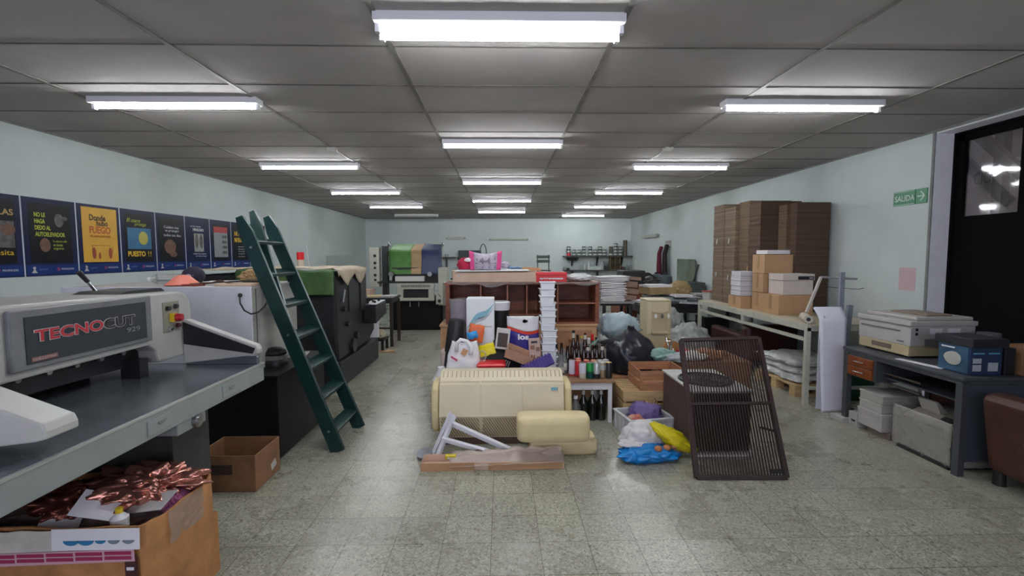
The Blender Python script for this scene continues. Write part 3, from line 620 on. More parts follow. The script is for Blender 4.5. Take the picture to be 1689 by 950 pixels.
obj('lever', B().cyl((-1.88, 5.6, 1.0), (-1.86, 5.62, 1.15), .012), steel, T)
# body front lower left area lighter bits
obj('feeder_unit', B().box(-3.2, -2.45, 4.75, 5.42, .05, .8).box(-3.2, -2.5, 4.75, 5.42, .8, .98), mat('press_light_panel', (.42, .43, .42), .5), T, bev=.01)
# tarps are things lying on the press
def drape(x0, x1, y0, y1, z, dropf, dropr, jag=0, seed=0):
    b = B(); nx, ny = 30, 26; Lf = (y1-y0)+dropf; Lr = (x1-x0)+dropr
    def fn(u, v):
        s_ = u*Lr; t_ = v*Lf; x = x0+min(s_, x1-x0); dz = 0; y = y1-min(t_, y1-y0)
        if s_ > x1-x0: dz -= (s_-(x1-x0)); x += .02+.02*noise.noise(Vector((t_*5, s_*4, seed)))
        if t_ > y1-y0: dz -= (t_-(y1-y0)); y -= .02+.02*noise.noise(Vector((s_*5, t_*3, seed)))
        zz = z+dz+.03*(noise.noise(Vector((s_*3, t_*3, seed)))+.6)*(dz == 0)
        if jag and dz < 0: zz += jag*abs(((t_ if s_ > x1-x0 else s_)*1.9) % 1-.5)*min(1, -dz*6)
        return (x, y, zz)
    return b.grid(fn, nx, ny)
o = obj('tarp', drape(-3.5, -1.88, 5.40, 6.5, 1.385, .0, .2, .3, 2), tarp_b, solid=.004, smooth='all'); tag(o, 'beige jagged edged cloth covering top of the dark press', 'cloth')
o = obj('tarp', drape(-3.0, -1.90, 5.385, 5.43, 1.375, .27, .0, 0, 5), tarp_g, solid=.004, smooth='all'); tag(o, 'creased green tarp hanging over near end of dark press', 'tarp')
o = thing('spray_can', 'red and white can standing on the dark press', 'can', (-2.6, 6.2, 1.4)); p = at(496, 437, 6.3)
obj('body', B().cyl((p.x, 6.3, 1.41), (p.x, 6.3, 1.56), .045), mat('can_pale', (.55, .5, .4), .4), o, smooth=True); obj('label_band', B().cyl((p.x, 6.3, 1.50), (p.x, 6.3, 1.6), .046), red, o, smooth=True)
p = at(510, 437, 6.3); o = obj('thin_rod', B().cyl((p.x, 6.3, 1.4), (p.x-.07, 6.4, 1.68), .006), steel); tag(o, 'thin grey rod standing on the dark press', 'rod')
o = obj('glass_sheet', B().cbox((-2.93, 8.6, 1.05), (.5, .008, 1.0), (-.05, 0, 0)), mat('smoky_glass', (.4, .45, .42), .15, trans=.6, alpha=.45), bev=.001); tag(o, 'clear glass pane standing behind the dark press', 'glass')
o = obj('glass_stand', B().box(-3.3, -2.6, 8.5, 9.0, 0, .55), blackm, bev=.01); tag(o, 'dark low bench behind the dark press', 'bench')
o = obj('white_board', B().cbox((-1.99, 7.35, .45), (.14, .02, .35), (-.12, 0, 0)), paper); tag(o, 'small white board standing against far end of dark press', 'board')

# ------------------------------------------------------------------ table with papers, stool
T = thing('work_table', 'dark wooden table with papers between the two presses', 'table', (-2.1, 8.2, 0))
obj('table_top', B().box(-2.42, -1.84, 7.95, 8.6, .80, .84), blackm, T, bev=.004); obj('apron', B().box(-2.39, -1.87, 7.98, 8.57, .74, .80), blackm, T)
parts('leg', [B().box(x, x+.05, y, y+.05, 0, .78) for x in (-2.4, -1.9) for y in (7.97, 8.53)], mat('dark_brown_leg', (.03, .018, .012), .6), T)
obj('lower_rail', B().box(-2.38, -1.88, 7.98, 8.01, .3, .33), mat('dark_brown_leg', (0, 0, 0)), T)
o = obj('paper_pile', B().cbox((-2.2, 8.2, .85), (.25, .3, .02), (0, 0, .3)), mat('paper_tan', (.55, .42, .22), .8, var=.2)); tag(o, 'yellowish papers on left half of the dark table', 'paper')
o = obj('paper_pile', B().cbox((-1.96, 8.2, .85), (.2, .3, .02), (0, 0, -.1)), paper_g); tag(o, 'grey white papers on right half of the dark table', 'paper')
T = thing('stool', 'low dark stool carrying grey paper stacks under the dark table', 'stool', (-2.1, 7.75, 0))
obj('seat', B().box(-2.28, -1.9, 7.55, 7.9, .17, .20), blackm, T); parts('leg', [B().box(x, x+.04, y, y+.04, 0, .17) for x in (-2.27, -1.95) for y in (7.56, 7.85)], blackm, T)
b = B()
for k in range(7): b.cbox((-2.17+.008*math.sin(k*2), 7.72, .215+k*.028), (.19, .26, .022), (0, 0, .05*math.sin(k*3)))
o = obj('paper_stack', b, paper_g); tag(o, 'stack of grey bundles on the low stool', 'paper stack')
o = obj('cloth_heap', B().blob((-1.98, 7.72, .26), (.13, .24, .16), .15, 8, 2, fold=.3), mat('cloth_tan', (.4, .36, .25), .8, var=.2)); tag(o, 'pale tan cloth bundle on right side of low stool', 'cloth')
o = obj('cardboard_piece', B().cbox((-1.85, 7.55, .012), (.25, .12, .012), (0, 0, .2)), card); tag(o, 'small cardboard scrap on floor by the low stool', 'cardboard')

# ------------------------------------------------------------------ press at the back
pg = mat('press_cream_grey', (.42, .43, .36), .45, var=.1)
T = thing('printing_press', 'cream and black offset press with patchwork cover near back wall', 'printing press', (-1.8, 10, 0))
obj('machine_base', B().box(-2.3, -1.25, 9.75, 10.9, 0, .64), mat('press_black', (.008, .008, .008), .7, var=.3, spec=.2), T, bev=.01)
obj('feed_table', B().box(-2.55, -1.2, 9.72, 10.3, .98, 1.02), blackm, T)
obj('front_frame', B().box(-2.15, -1.38, 9.66, 9.75, .86, .98).box(-2.15, -2.02, 9.66, 9.75, .62, .86).box(-1.5, -1.38, 9.66, 9.75, .62, .86).box(-2.02, -1.5, 9.66, 9.75, .62, .68), pg, T, bev=.008)
obj('front_slot', B().box(-2.02, -1.5, 9.72, 9.76, .68, .86), black, T)
b = B()
for k in range(24): b.box(-2.05+k*.025, -2.038+k*.025, 9.655, 9.66, .9, .95)
obj('vent_slots', b, black, T)
obj('left_upright', B().box(-2.72, -2.52, 9.75, 9.95, .9, 1.72), pg, T, bev=.01)
for z, r in ((1.55, .03), (1.4, .03), (1.3, .025), (1.15, .03), (1.05, .025)): obj('button', B().cyl((-2.6, 9.75, z), (-2.6, 9.735, z), r), black, T, smooth=True)
obj('left_post', B().box(-2.47, -2.36, 9.8, 9.95, .6, 1.75), blackm, T)
obj('inner_frame', B().box(-2.3, -1.3, 9.95, 10.6, 1.02, 1.3), blackm, T)
obj('delivery_bar', B().box(-2.2, -1.6, 9.78, 9.9, 1.02, 1.12), mat('bar_pale', (.6, .6, .55), .4), T)
obj('right_upright', B().box(-1.3, -1.12, 9.7, 10.1, .52, 1.3), pg, T, bev=.01)
obj('switch_box', B().box(-1.34, -1.2, 9.62, 9.7, .55, .82), pg, T, bev=.005); obj('dial', B().cyl((-1.27, 9.62, .62), (-1.27, 9.6, .62), .035), black, T); obj('dial_lever', B().beam((-1.3, 9.61, .78), (-1.24, 9.61, .7), .01, .01), black, T)
for x in (-2.28, -1.48): obj('roller_end', B().cyl((x, 9.9, 1.17), (x, 9.74, 1.17), .05), steel, T, smooth=True)
obj('motor_unit', B().box(-1.1, -.72, 9.8, 10.4, .25, .9), blackm, T, bev=.03); obj('motor_wheel', B().cyl((-.98, 9.8, .33), (-.98, 9.72, .33), .14, seg=20), mat('motor_grey', (.1, .1, .1), .5), T, smooth=True)
obj('side_shelf', B().box(-1.15, -.65, 9.6, 9.9, .5, .52), blackm, T)
for x in (-1.88, -1.7): obj('handle', B().cyl((x, 9.66, .5), (x, 9.66, .6), .014), chrome, T)
b = B(); p0, p1 = -2.38, -1.38
def cover(x0, x1, m_, lab, seed):
    b = B()
    def fn(u, v):
        x = x0+u*(x1-x0); s_ = v*1.55
        if s_ < .5: y = 10.45-s_*1.0; z = 1.80-.14*s_/.5
        else: y = 9.95-.03*math.sin(s_*4+seed); z = 1.66-(s_-.5)*.5 if s_ < 1.5 else 1.16
        return (x, y+.015*noise.noise(Vector((x*6, s_*4, seed))), z+.012*noise.noise(Vector((x*5, s_*3, seed+5))))
    o = obj('cover_panel', b.grid(fn, 14, 20), m_, Tc, solid=.006, smooth=True, label=lab)
Tc = thing('press_cover', 'green brown and blue patchwork cover over the back press', 'cover', (-1.9, 10, 1.2))
cover(-2.36, -1.90, mat('cover_green', (.06, .18, .035), .6, var=.2), 'green cloth section', 1); cover(-1.90, -1.68, mat('cover_brown', (.36, .24, .13), .8, var=.2), 'brown cardboard section', 1.2); cover(-1.68, -1.27, mat('cover_blue', (.028, .042, .1), .5, var=.2), 'dark blue plastic section', 1.4)
for x in (-2.42, -1.28): obj('guide_arm', B().tube([(x, 10.1, 1.3), (x, 10.1, 1.7), (x+.04, 10.05, 1.82), (x+.07, 10.05, 1.75)], .02), steel, T, smooth='all')
o = obj('cardboard_box', B().box(-1.12, -.62, 10.7, 11.2, 1.03, 1.2), card, bev=.004); tag(o, 'brown box on stand to the right of the back press', 'box')
o = obj('metal_stand', B().box(-1.15, -.55, 10.65, 11.3, 1.0, 1.03).box(-1.1, -1.06, 10.7, 10.74, 0, 1.0).box(-.64, -.6, 10.7, 10.74, 0, 1.0).box(-.64, -.6, 11.2, 11.24, 0, 1.0).box(-1.1, -1.06, 11.2, 11.24, 0, 1.0), blackm); tag(o, 'dark stand carrying a brown box beside the back press', 'stand')
o = obj('carton', B().box(-2.95, -2.6, 9.3, 9.7, .62, .88), card_p, bev=.004); tag(o, 'pale cardboard carton left of the back press', 'box')
o = obj('carton_stand', B().box(-3.0, -2.55, 9.2, 9.8, 0, .62), blackm, bev=.01); tag(o, 'dark stand below the pale carton left of back press', 'stand')
# wall shelf left + dark cupboard at the back wall
T = thing('wall_shelf', 'small dark wall shelf on back wall left of the tote bag', 'shelf', (-1.6, YB, 1.5)); a = at(716, 424, YB); b2_ = at(752, 424, YB)
obj('board', B().box(a.x, b2_.x, YB-.25, YB, a.z-.03, a.z), mat('shelf_grey_dark', (.05, .05, .045), .6), T); obj('bracket', B().box(b2_.x-.3, b2_.x-.26, YB-.2, YB, a.z-.32, a.z-.03), blackm, T)
o = obj('tool', B().cyl((b2_.x-.28, YB-.12, a.z), (b2_.x-.28, YB-.12, a.z+.09), .05), steel); tag(o, 'small metal tool on the small dark wall shelf', 'tool')
T = thing('electric_panel', 'dark electric cupboard on the back wall behind the tote bag', 'cupboard', (-1.2, YB, 1.3)); a = at(757, 413, YB); b2_ = at(794, 440, YB)
obj('body', B().box(a.x, b2_.x, YB-.2, YB-.001, b2_.z-.3, a.z), mat('panel_slate', (.035, .045, .05), .5), T, bev=.01); obj('door_seam', B().box((a.x+b2_.x)/2-.008, (a.x+b2_.x)/2+.008, YB-.205, YB-.2, b2_.z-.28, a.z-.03), black, T); obj('hinge', B().box(a.x-.03, a.x, YB-.2, YB-.15, a.z-.3, a.z-.2), black, T)
# ------------------------------------------------------------------ low table in the middle
TZ = .40
T = thing('low_table', 'low table with white frame and brown top holding bottles and junk', 'table', (.22, 4.6, 0))
obj('table_top', B().box(-.62, 1.04, 4.22, 5.0, .375, TZ), wood_t, T, bev=.003)
obj('frame', B().box(-.6, 1.02, 4.24, 4.27, .31, .375).box(-.6, 1.02, 4.95, 4.98, .31, .375).box(-.6, -.57, 4.27, 4.95, .31, .375).box(.99, 1.02, 4.27, 4.95, .31, .375), white_paint, T)
parts('leg', [B().box(x, x+.035, y, y+.035, 0, .31) for x in (-.6, .985) for y in (4.24, 4.945)], white_paint, T)

# ------------------------------------------------------------------ cabinets behind it
T = thing('drawer_cabinet', 'light wooden cabinet carrying the dark cubby hutch', 'cabinet', (.2, 5.25, 0))
obj('body', B().box(-.66, 1.04, 5.06, 5.5, .0, .80), wood_l, T, bev=.003)
obj('top_edge', B().box(-.67, 1.05, 5.04, 5.5, .78, .805), wood_l, T, bev=.003)
for x0, x1 in ((.47, 1.02), (-.12, .44), (-.63, -.15)):
    d_ = obj('drawer', B().box(x0, x1, 5.045, 5.06, .46, .77), mat('drawer_wood', (.42, .22, .11), .6, var=.15), T, bev=.004)
    obj('frame', B().box(x0, x1, 5.035, 5.045, .73, .77).box(x0, x0+.04, 5.035, 5.045, .46, .73).box(x1-.04, x1, 5.035, 5.045, .46, .73), wood_l, d_)
    obj('knob', B().cyl(((x0+x1)/2, 5.045, .62), ((x0+x1)/2, 5.01, .62), .018), wood_d, d_, smooth=True)
T = thing('cubby_hutch', 'dark reddish wooden cubbyhole shelf in the centre of the room', 'shelf unit', (.25, 5.25, .8))
obj('back_board', B().box(-.57, 1.06, 5.42, 5.45, .805, 1.235), wood_d, T)
obj('side_board', B().box(-.60, -.555, 5.05, 5.45, .805, 1.24), wood_d, T, bev=.003); obj('side_board', B().box(1.02, 1.06, 5.05, 5.45, .805, 1.24), wood_d, T, bev=.003)
obj('top_board', B().box(-.61, 1.07, 5.03, 5.46, 1.235, 1.26), wood_d, T, bev=.003); obj('bottom_board', B().box(-.555, 1.02, 5.05, 5.42, .805, .825), wood_d, T)
for px in (793, 837, 869, 892, 920):
    x = at(px, 490, 5.05).x; obj('divider', B().box(x-.008, x+.008, 5.05, 5.42, .825, 1.235), mat('divider_wood', (.22, .08, .045), .5), T)
obj('shelf_board', B().box(at(921, 490, 5.05).x, 1.02, 5.06, 5.42, 1.02, 1.035), mat('divider_wood', (0, 0, 0)), T)
obj('shelf_board', B().box(-.555, at(919, 490, 5.05).x, 5.06, 5.42, .90, .912), mat('divider_wood', (0, 0, 0)), T)
b = B(); b.grid(lambda u, v: (1.075+.012*noise.noise(Vector((u*4, v*7, 1))), 5.02+u*.4, .6+v*.66), 10, 16)
o1 = obj('wrap_film', b, film, T, solid=.001, smooth='all')
b = B(); b.grid(lambda u, v: (-.625+.012*noise.noise(Vector((u*4, v*7, 2))), 5.02+u*.4, .7+v*.56), 10, 16); obj('wrap_film', b, film, T, solid=.001, smooth='all')
b = B(); b.grid(lambda u, v: (-.6+u*1.67, 5.02-.02*abs(noise.noise(Vector((u*9, v*4, 3)))), 1.262-v*(.01+.07*abs(noise.noise(Vector((u*5, 0, 4)))))), 40, 4); obj('wrap_film', b, mat('dusty_film', (.4, .36, .33), .5, alpha=.3), T, solid=.001, smooth='all')

# things on top of the hutch
T = thing('cardboard_box', 'long flat pale cardboard box on top of the cubby hutch', 'box', (-.05, 5.2, 1.26))
obj('carton', open_box(B(), -.52, .375, 5.03, 5.4, 1.262, 1.37), card_p, T, bev=.003); obj('address_label', B().box(-.47, -.435, 5.026, 5.03, 1.315, 1.345), paper_g, T)
obj('lid_board', B().cbox((-.1, 5.2, 1.385), (.8, .4, .008), (0, -.008, 0)), white_paint, T, label='white board lying over the carton')
T = thing('shoe_box', 'red shoe box on top right of the cubby hutch', 'box', (.55, 5.15, 1.26))
obj('carton', B().box(.375, .705, 5.03, 5.28, 1.262, 1.335), red, T, bev=.003); obj('lid', B().box(.37, .71, 5.025, 5.285, 1.335, 1.365), red, T, bev=.003)
text('arrrwwssss', (.415, 5.022, 1.29), .25, .018, '-y', paper, T, bold=.05, name='lettering'); obj('paper_tag', B().cbox((.5, 5.12, 1.368), (.06, .04, .004)), paper, T)
hp = mat('bag_hot_pink', (.62, .06, .22), .6); bp = mat('bag_print_grey', (.52, .47, .55), .7, col2=(.3, .27, .33), scale=26)
T = thing('tote_bag', 'pink and grey patterned tote bag standing on the pale long box', 'bag', (-.18, 5.2, 1.39))
def bag_panel(u0, u1, yb):
    return B().grid(lambda u, v: (-.335+(u0+(u1-u0)*u)*(.33)+(.5-(u0+(u1-u0)*u))*.03*v*-1, yb-.03*math.sin(PI*v)*math.sin(PI*(u0+(u1-u0)*u)), 1.392+v*(.21-.035*math.sin(PI*(u0+(u1-u0)*u)))), 10, 8)
b = B(); b.box(-.33, -.01, 5.12, 5.22, 1.392, 1.57)
obj('body', b, bp, T, bev=.02)
obj('front_panel', bag_panel(.14, .86, 5.115), bp, T, solid=.004, smooth='all')
for u in ((0, .14), (.86, 1)): obj('side_panel', bag_panel(*u, 5.113), hp, T, solid=.004, smooth='all')
pr = mat('bag_print_dark', (.09, .07, .1), .7)
rnd = random.Random(4)
parts('printed_dot', [B().cbox((-.27+.2*(i % 4)/3+.01*rnd.random(), 5.078, 1.42+.045*(i//4)), (.012, .003, .012), (0, .6, 0)) for i in range(12)], pr, T)
text('Beautiful', (-.235, 5.075, 1.475), .12, .03, '-y', pr, T, slant=.4, bold=.02)
b = B(); hp0 = at(797, 421, 5.15)
obj('handle', B().tube([(hp0.x-.035+.07*(1-math.cos(a))/2*1.0, 5.15, 1.565+.11*math.sin(a)) for a in [k*PI/10 for k in range(11)]], .006), mat('handle_teal', (.04, .1, .13), .5), T, smooth='all')
o = obj('red_cloth', B().blob((-.40, 5.2, 1.45), (.17, .17, .15), .1, 6, 2, fold=.25), mat('crimson_cloth', (.4, .01, .05), .75), smooth='all'); tag(o, 'crimson rolled cloth left of the tote bag', 'cloth')
o = obj('white_cloth', B().blob((-.355, 5.13, 1.50), (.09, .06, .05), .15, 7, 2), paper); tag(o, 'small white cloth tucked on the crimson roll', 'cloth')
o = obj('grey_bag', B().blob((.04, 5.25, 1.44), (.11, .1, .08), .2, 4, 3, fold=.3), mat('mauve_bag', (.4, .35, .42), .5)); tag(o, 'small mauve plastic bag right of the tote bag', 'bag')
o = obj('blue_pouch', B().blob((.16, 5.22, 1.41), (.16, .1, .035), .2, 5, 3), mat('pouch_blue', (.08, .15, .26), .5)); tag(o, 'flat blue grey pouch on the pale long box', 'pouch')
o = obj('kraft_flap', B().prism([(.22, 1.39), (.26, 1.42), (.45, 1.405), (.45, 1.372), (.375, 1.372)], 5.3, 5.35, 'y'), card); tag(o, 'brown cardboard piece behind the red shoe box', 'cardboard')
o = obj('white_bag', B().blob((.87, 5.25, 1.30), (.32, .25, .1), .2, 11, 2.5, fold=.25), mat('bag_white', (.62, .63, .62), .5), smooth='all'); tag(o, 'white plastic bag at right end of the hutch top', 'bag')

# ------------------------------------------------------------------ junk on the low table
def st(px, Y): return at(px, 500, Y).x
T = thing('paper_carton', 'white carton with pale blue swoosh standing on the low table', 'carton', (st(792, 4.65), 4.7, TZ)); x0, x1 = st(769, 4.6), st(815, 4.6)
obj('box_body', B().box(x0, x1, 4.6, 4.85, TZ, 1.125), mat('carton_white', (.82, .85, .87), .5, var=.03), T, bev=.003)
sw = mat('swoosh_blue', (.25, .5, .62), .5)
def swoosh(o_, wd, m_): 
    pts = [(x0+.01+(x1-x0-.02)*t, .83+.24*t**1.3+.03*math.sin(t*6)+o_) for t in [k/12 for k in range(13)]]
    b = B(); top = [(a, c+wd*(.25+math.sin(PI*i/12))) for i, (a, c) in enumerate(pts)]
    v1 = [b.bm.verts.new((a, 4.598, c)) for a, c in pts]; v2 = [b.bm.verts.new((a, 4.598, min(c, 1.12))) for a, c in top]
    for i in range(12): b.bm.faces.new((v1[i], v1[i+1], v2[i+1], v2[i]))
    obj('printed_swoosh', b, m_, T, solid=.001)
swoosh(0, .05, sw); swoosh(-.03, .03, mat('swoosh_grey', (.42, .48, .52), .5)); 
obj('printed_line', B().box(x0+.16, x0+.25, 4.597, 4.599, .845, .853), mat('print_mid', (.4, .4, .4), .6), T)
T = thing('clear_bin', 'greyish translucent bin behind the black roll on the low table', 'bin', (st(755, 4.75), 4.78, TZ))
x = st(757, 4.78); obj('bin_wall', B().lathe([(.075, 0), (.095, .7), (.09, .7), (.07, .01)], (x, 4.78, TZ), seg=24, cap=False), mat('bin_lilac', (.45, .4, .45), .3, trans=.3, alpha=.8), T, smooth=True); obj('bin_base', B().cyl((x, 4.78, TZ), (x, 4.78, TZ+.01), .075), mat('bin_lilac', (0, 0, 0)), T)
obj('bag_liner', B().blob((x, 4.78, 1.09), (.21, .2, .06), .25, 3, 3, fold=.3, flat=False), film, T, smooth='all')
o = obj('black_roll', B().lathe([(.0, 0), (.085, .0), (.085, .50), (.07, .53), (.0, .53)], (0, 0, 0), seg=24).box(0, .001, 0, .001, 0, .001), black, smooth=True)
o.location = (st(745, 4.5)-.02, 4.50, TZ+.01); o.rotation_euler = (0, .14, 0); tag(o, 'black cylindrical case leaning left of the swoosh carton', 'case')
o = thing('black_bin', 'black bin with white liner right of the swoosh carton', 'bin', (st(822, 4.8), 4.8, TZ)); x = st(822, 4.93)+.02
obj('bin_wall', B().lathe([(.07, 0), (.095, .62), (.0, .62)], (x, 4.92, TZ), seg=20), black, o, smooth=True); obj('bag_liner', B().lathe([(.098, .58), (.105, .66), (.09, .67), (.09, .6)], (x, 4.92, TZ), seg=20, cap=False), paper, o, smooth=True)
def packet(name, x, y, z, sx, sz, m_, label, cat, ry=0, rx=-.2, th=.04, seed=1):
    b = B(); mx = Matrix.Translation((x, y, z)) @ Euler((rx, ry, 0)).to_matrix().to_4x4()
    for s_ in (-1, 1):
        def fn(u, v, s_=s_):
            k = math.sin(PI*min(1, max(0, u)))*math.sin(PI*v)
            return mx @ Vector(((u-.5)*sx, s_*(th/2)*k**.6+.004*noise.noise(Vector((u*6, v*6, seed))), (v-.5)*sz+.01*noise.noise(Vector((u*4, seed, v*4)))*(k < .1)))
        b.grid(fn, 12, 12)
    o = obj(name, b, m_, smooth='all'); return tag(o, label, cat)
packet('snack_packet', st(785, 4.5), 4.5, .80, .145, .17, mat('packet_orange', (.7, .13, .03), .35), 'orange packet leaning against the swoosh carton', 'packet', .15)
packet('blue_packet', st(779, 4.45), 4.45, .79, .1, .07, mat('packet_blue', (.04, .3, .65), .35), 'small bright blue packet on the orange packet', 'packet', -.3)
packet('yellow_packet', st(803, 4.42), 4.42, .655, .15, .12, mat('packet_yellow', (.72, .58, .01), .35), 'yellow crumpled packet left of the black folder', 'packet', -.3, -.6)
bagw = mat('bag_white_plastic', (.88, .87, .9), .4, var=.03)
T = thing('shopping_bag', 'white plastic shopping bag at front left of low table', 'bag', (st(762, 4.35), 4.38, TZ))
def bagf(u, v):
    a = u*2*PI; w_ = (.165-.05*v**2)*(1+.04*noise.noise(Vector((math.cos(a)*2, math.sin(a)*2, v*4)))); xx = st(762, 4.38)
    return (xx+w_*math.cos(a)+.02*v, 4.38+.10*math.sin(a)*(1-.5*v)+.014*noise.noise(Vector((u*9, v*5, 2))), TZ+.002+v*.335+.015*math.cos(2*a)*v)
obj('bag_body', B().grid(bagf, 40, 20), bagw, T, solid=.002, smooth='all')
xx = st(762, 4.38)
obj('bag_handle', B().tube([(xx-.05, 4.31, .66), (xx-.045, 4.305, .74), (xx-.01, 4.3, .775), (xx+.05, 4.3, .76), (xx+.09, 4.3, .70), (xx+.08, 4.29, .63)], .018), bagw, T, smooth='all')
obj('bag_opening', B().cbox((xx+.025, 4.285, .66), (.05, .004, .06), (0, .5, 0)), mat('orange_show', (.55, .3, .15), .6), T); obj('red_mark', B().cbox((xx-.07, 4.288, .60), (.07, .004, .016), (0, .6, 0)), mat('mark_pink', (.6, .06, .15), .5), T)
T = thing('food_container', 'red plastic food container with lid beside the white shopping bag', 'container', (st(809, 4.32), 4.35, TZ)); x = st(810, 4.33)
obj('tub', B().lathe([(.150, 0), (.172, .125)], (x, 4.36, TZ), seg=4, ph=PI/4, sx=1.05, sy=.7), red, T, bev=.015); obj('lid', B().lathe([(.182, .118), (.182, .135), (.16, .155), (.0, .158)], (x, 4.36, TZ), seg=4, ph=PI/4, sx=1.05, sy=.7), red, T, bev=.01)
T = thing('pill_bottle', 'small white jar with blue cap beside the red container', 'jar', (st(837, 4.3), 4.3, TZ)); x = st(837, 4.3)
obj('body', B().lathe([(.0, 0), (.034, 0), (.034, .05), (.028, .06)], (x, 4.3, TZ)), paper, T, smooth=True); obj('cap', B().cyl((x, 4.3, TZ+.055), (x, 4.3, TZ+.085), .029), mat('cap_blue', (.03, .15, .45), .4), T, smooth=True)
T = thing('folder_case', 'black document case lying slanted behind the red container', 'case', (st(830, 4.5), 4.5, .55))
mx = Matrix.Translation((st(832, 4.52), 4.52, .57)) @ Euler((.9, .45, 0)).to_matrix().to_4x4()
obj('case_shell', B().box(-.16, .18, -.12, .12, -.02, .02, mx), black, T, bev=.01); parts('white_stripe', [B().box(.02+i*.02, .03+i*.02, -.1, -.04, .021, .022, mx) for i in range(3)], paper, T)
T = thing('cardboard_box', 'small open cardboard box tilted on the pile left of the white tubs', 'box', (st(850, 4.45), 4.45, .6)); mx = Matrix.Translation((st(853, 4.42), 4.42, .565)) @ Euler((.25, .38, 0)).to_matrix().to_4x4()
b = B(); b.box(-.13, .13, -.07, -.065, 0, .09, mx).box(-.13, .13, .065, .07, 0, .09, mx).box(-.13, -.125, -.07, .07, 0, .09, mx).box(.125, .13, -.07, .07, 0, .09, mx).box(-.13, .13, -.07, .07, 0, .004, mx); obj('carton', b, mat('carton_tan', (.5, .3, .2), .8, var=.1), T)
mx2 = mx @ Matrix.Translation((0, .07, .09)) @ Euler((-.9, 0, 0)).to_matrix().to_4x4(); obj('flap', B().box(-.14, .13, -.002, .10, 0, .004, mx2), card, T)
dn = mat('bag_navy', (.03, .025, .22), .35); 
T = thing('detergent_bag', 'large white red and navy detergent bag on the low table', 'bag', (st(862, 4.6), 4.6, TZ)); x0, x1 = st(836, 4.6), st(888, 4.6)
def dbag(u0, u1, z0, z1, y=4.55):
    return B().grid(lambda u, v: (x0+(u0+(u1-u0)*u)*(x1-x0)*(1-.07*((z0+(z1-z0)*v)-.4)), y-.05*math.sin(PI*(u0+(u1-u0)*u))+.006*noise.noise(Vector((u*7, v*7, z0*5))), z0+(z1-z0)*v), 14, 10)
obj('bag_back', B().box(x0+.01, x1-.02, 4.56, 4.64, TZ, .95), paper, T, bev=.02)
def dz(u): return .845-.05*math.cos(u*PI*1.2)
def band(f0, f1, m_, nm, y=4.55, t=None):
    b = B(); b.grid(lambda u, v: (x0+u*(x1-x0), y-.05*math.sin(PI*u)**.7+.005*noise.noise(Vector((u*8, v*4, f0(.3)*9))), f0(u)+(f1(u)-f0(u))*v), 20, 8); obj(nm, b, m_, T, solid=.002, smooth='all')
wv = lambda u: .84+.028*math.sin(2.2+u*3.6)
band(lambda u: TZ+.002, lambda u: wv(u)-.03, dn, 'navy_section'); band(lambda u: wv(u)-.03, lambda u: wv(u), mat('bag_red', (.65, .05, .03), .4), 'red_wave'); band(lambda u: wv(u), lambda u: .96-.012*math.sin(PI*u), paper, 'white_section')
obj('grip_hole', B().cyl((x0+.17, 4.497, .915), (x0+.17, 4.494, .915), .018, seg=12).box(x0+.15, x0+.2, 4.494, 4.497, .903, .925), black, T)
text('los', (x0+.105, 4.49, .735), .105, .055, '-y', paper, T, bold=.04)
T = thing('gadget_box', 'small white box with black picture leaning left of detergent bag', 'box', (st(830, 4.5), 4.5, .6)); mx = Matrix.Translation((st(829, 4.47), 4.47, .75)) @ Euler((-.1, .12, 0)).to_matrix().to_4x4()
obj('carton', B().box(-.065, .065, 0, .05, -.1, .1, mx), mat('carton_grey_white', (.6, .58, .57), .6), T, bev=.002); obj('picture', B().box(-.048, .048, -.002, 0, -.08, .055, mx), mat('picture_dark', (.06, .04, .03), .5, var=.5, scale=30), T)
T = thing('carton_box', 'pinkish beige carton with small pictures leaning on detergent bag', 'carton', (st(880, 4.45), 4.45, .6)); mx = Matrix.Translation((st(882, 4.44), 4.44, .64)) @ Euler((-.1, -.06, 0)).to_matrix().to_4x4()
obj('carton', B().box(-.055, .055, 0, .06, -.12, .115, mx), mat('carton_pink', (.5, .36, .32), .7, var=.1), T, bev=.002); obj('handle_slot', B().box(-.03, .03, -.002, 0, .07, .09, mx), black, T)
for zz in (-.08, .01): obj('picture', B().box(-.04, -.0, -.002, 0, zz, zz+.04, mx), mat('picture_brown', (.25, .12, .08), .6), T); obj('picture', B().box(.012, .05, -.002, 0, zz-.02, zz+.02, mx), mat('picture_brown', (0, 0, 0)), T)
T = thing('purple_tray', 'purple ribbed plastic tray lying slanted in front of white tubs', 'tray', (st(885, 4.3), 4.3, .5)); mx = Matrix.Translation((st(887, 4.24), 4.24, .545)) @ Euler((.75, -.45, 0)).to_matrix().to_4x4(); pu = mat('plastic_purple', (.06, .035, .2), .4)
obj('tray_base', B().box(-.15, .15, -.06, .06, -.01, .004, mx), pu, T, bev=.004); parts('rib', [B().box(-.145+.03*i, -.132+.03*i, -.062, .062, .004, .018, mx) for i in range(10)], pu, T)
for i, (px, m_, nm) in enumerate(((852, mat('glass_brownish', (.2, .17, .16), .2, alpha=.8), 'glass_jar'), (868, mat('cup_dark', (.08, .06, .07), .4), 'cup'))):
    x = st(px, 4.28); T2 = obj(nm, B().lathe([(.0, 0), (.04, 0), (.045, .08), (.04, .08), (.035, .01)], (x, 4.28, TZ)), m_, smooth=True); tag(T2, ('brownish glass jar in front of the tilted cardboard box', 'dark cup under lower end of the purple tray')[i], 'jar' if i == 0 else 'cup')
o = obj('beige_sachet', B().blob((st(884, 4.27), 4.27, .425), (.13, .08, .05), .2, 3, 2), mat('sachet', (.5, .46, .38), .6)); tag(o, 'pale beige sachet below the purple tray', 'sachet')
x = at(716, 620, 4.1)
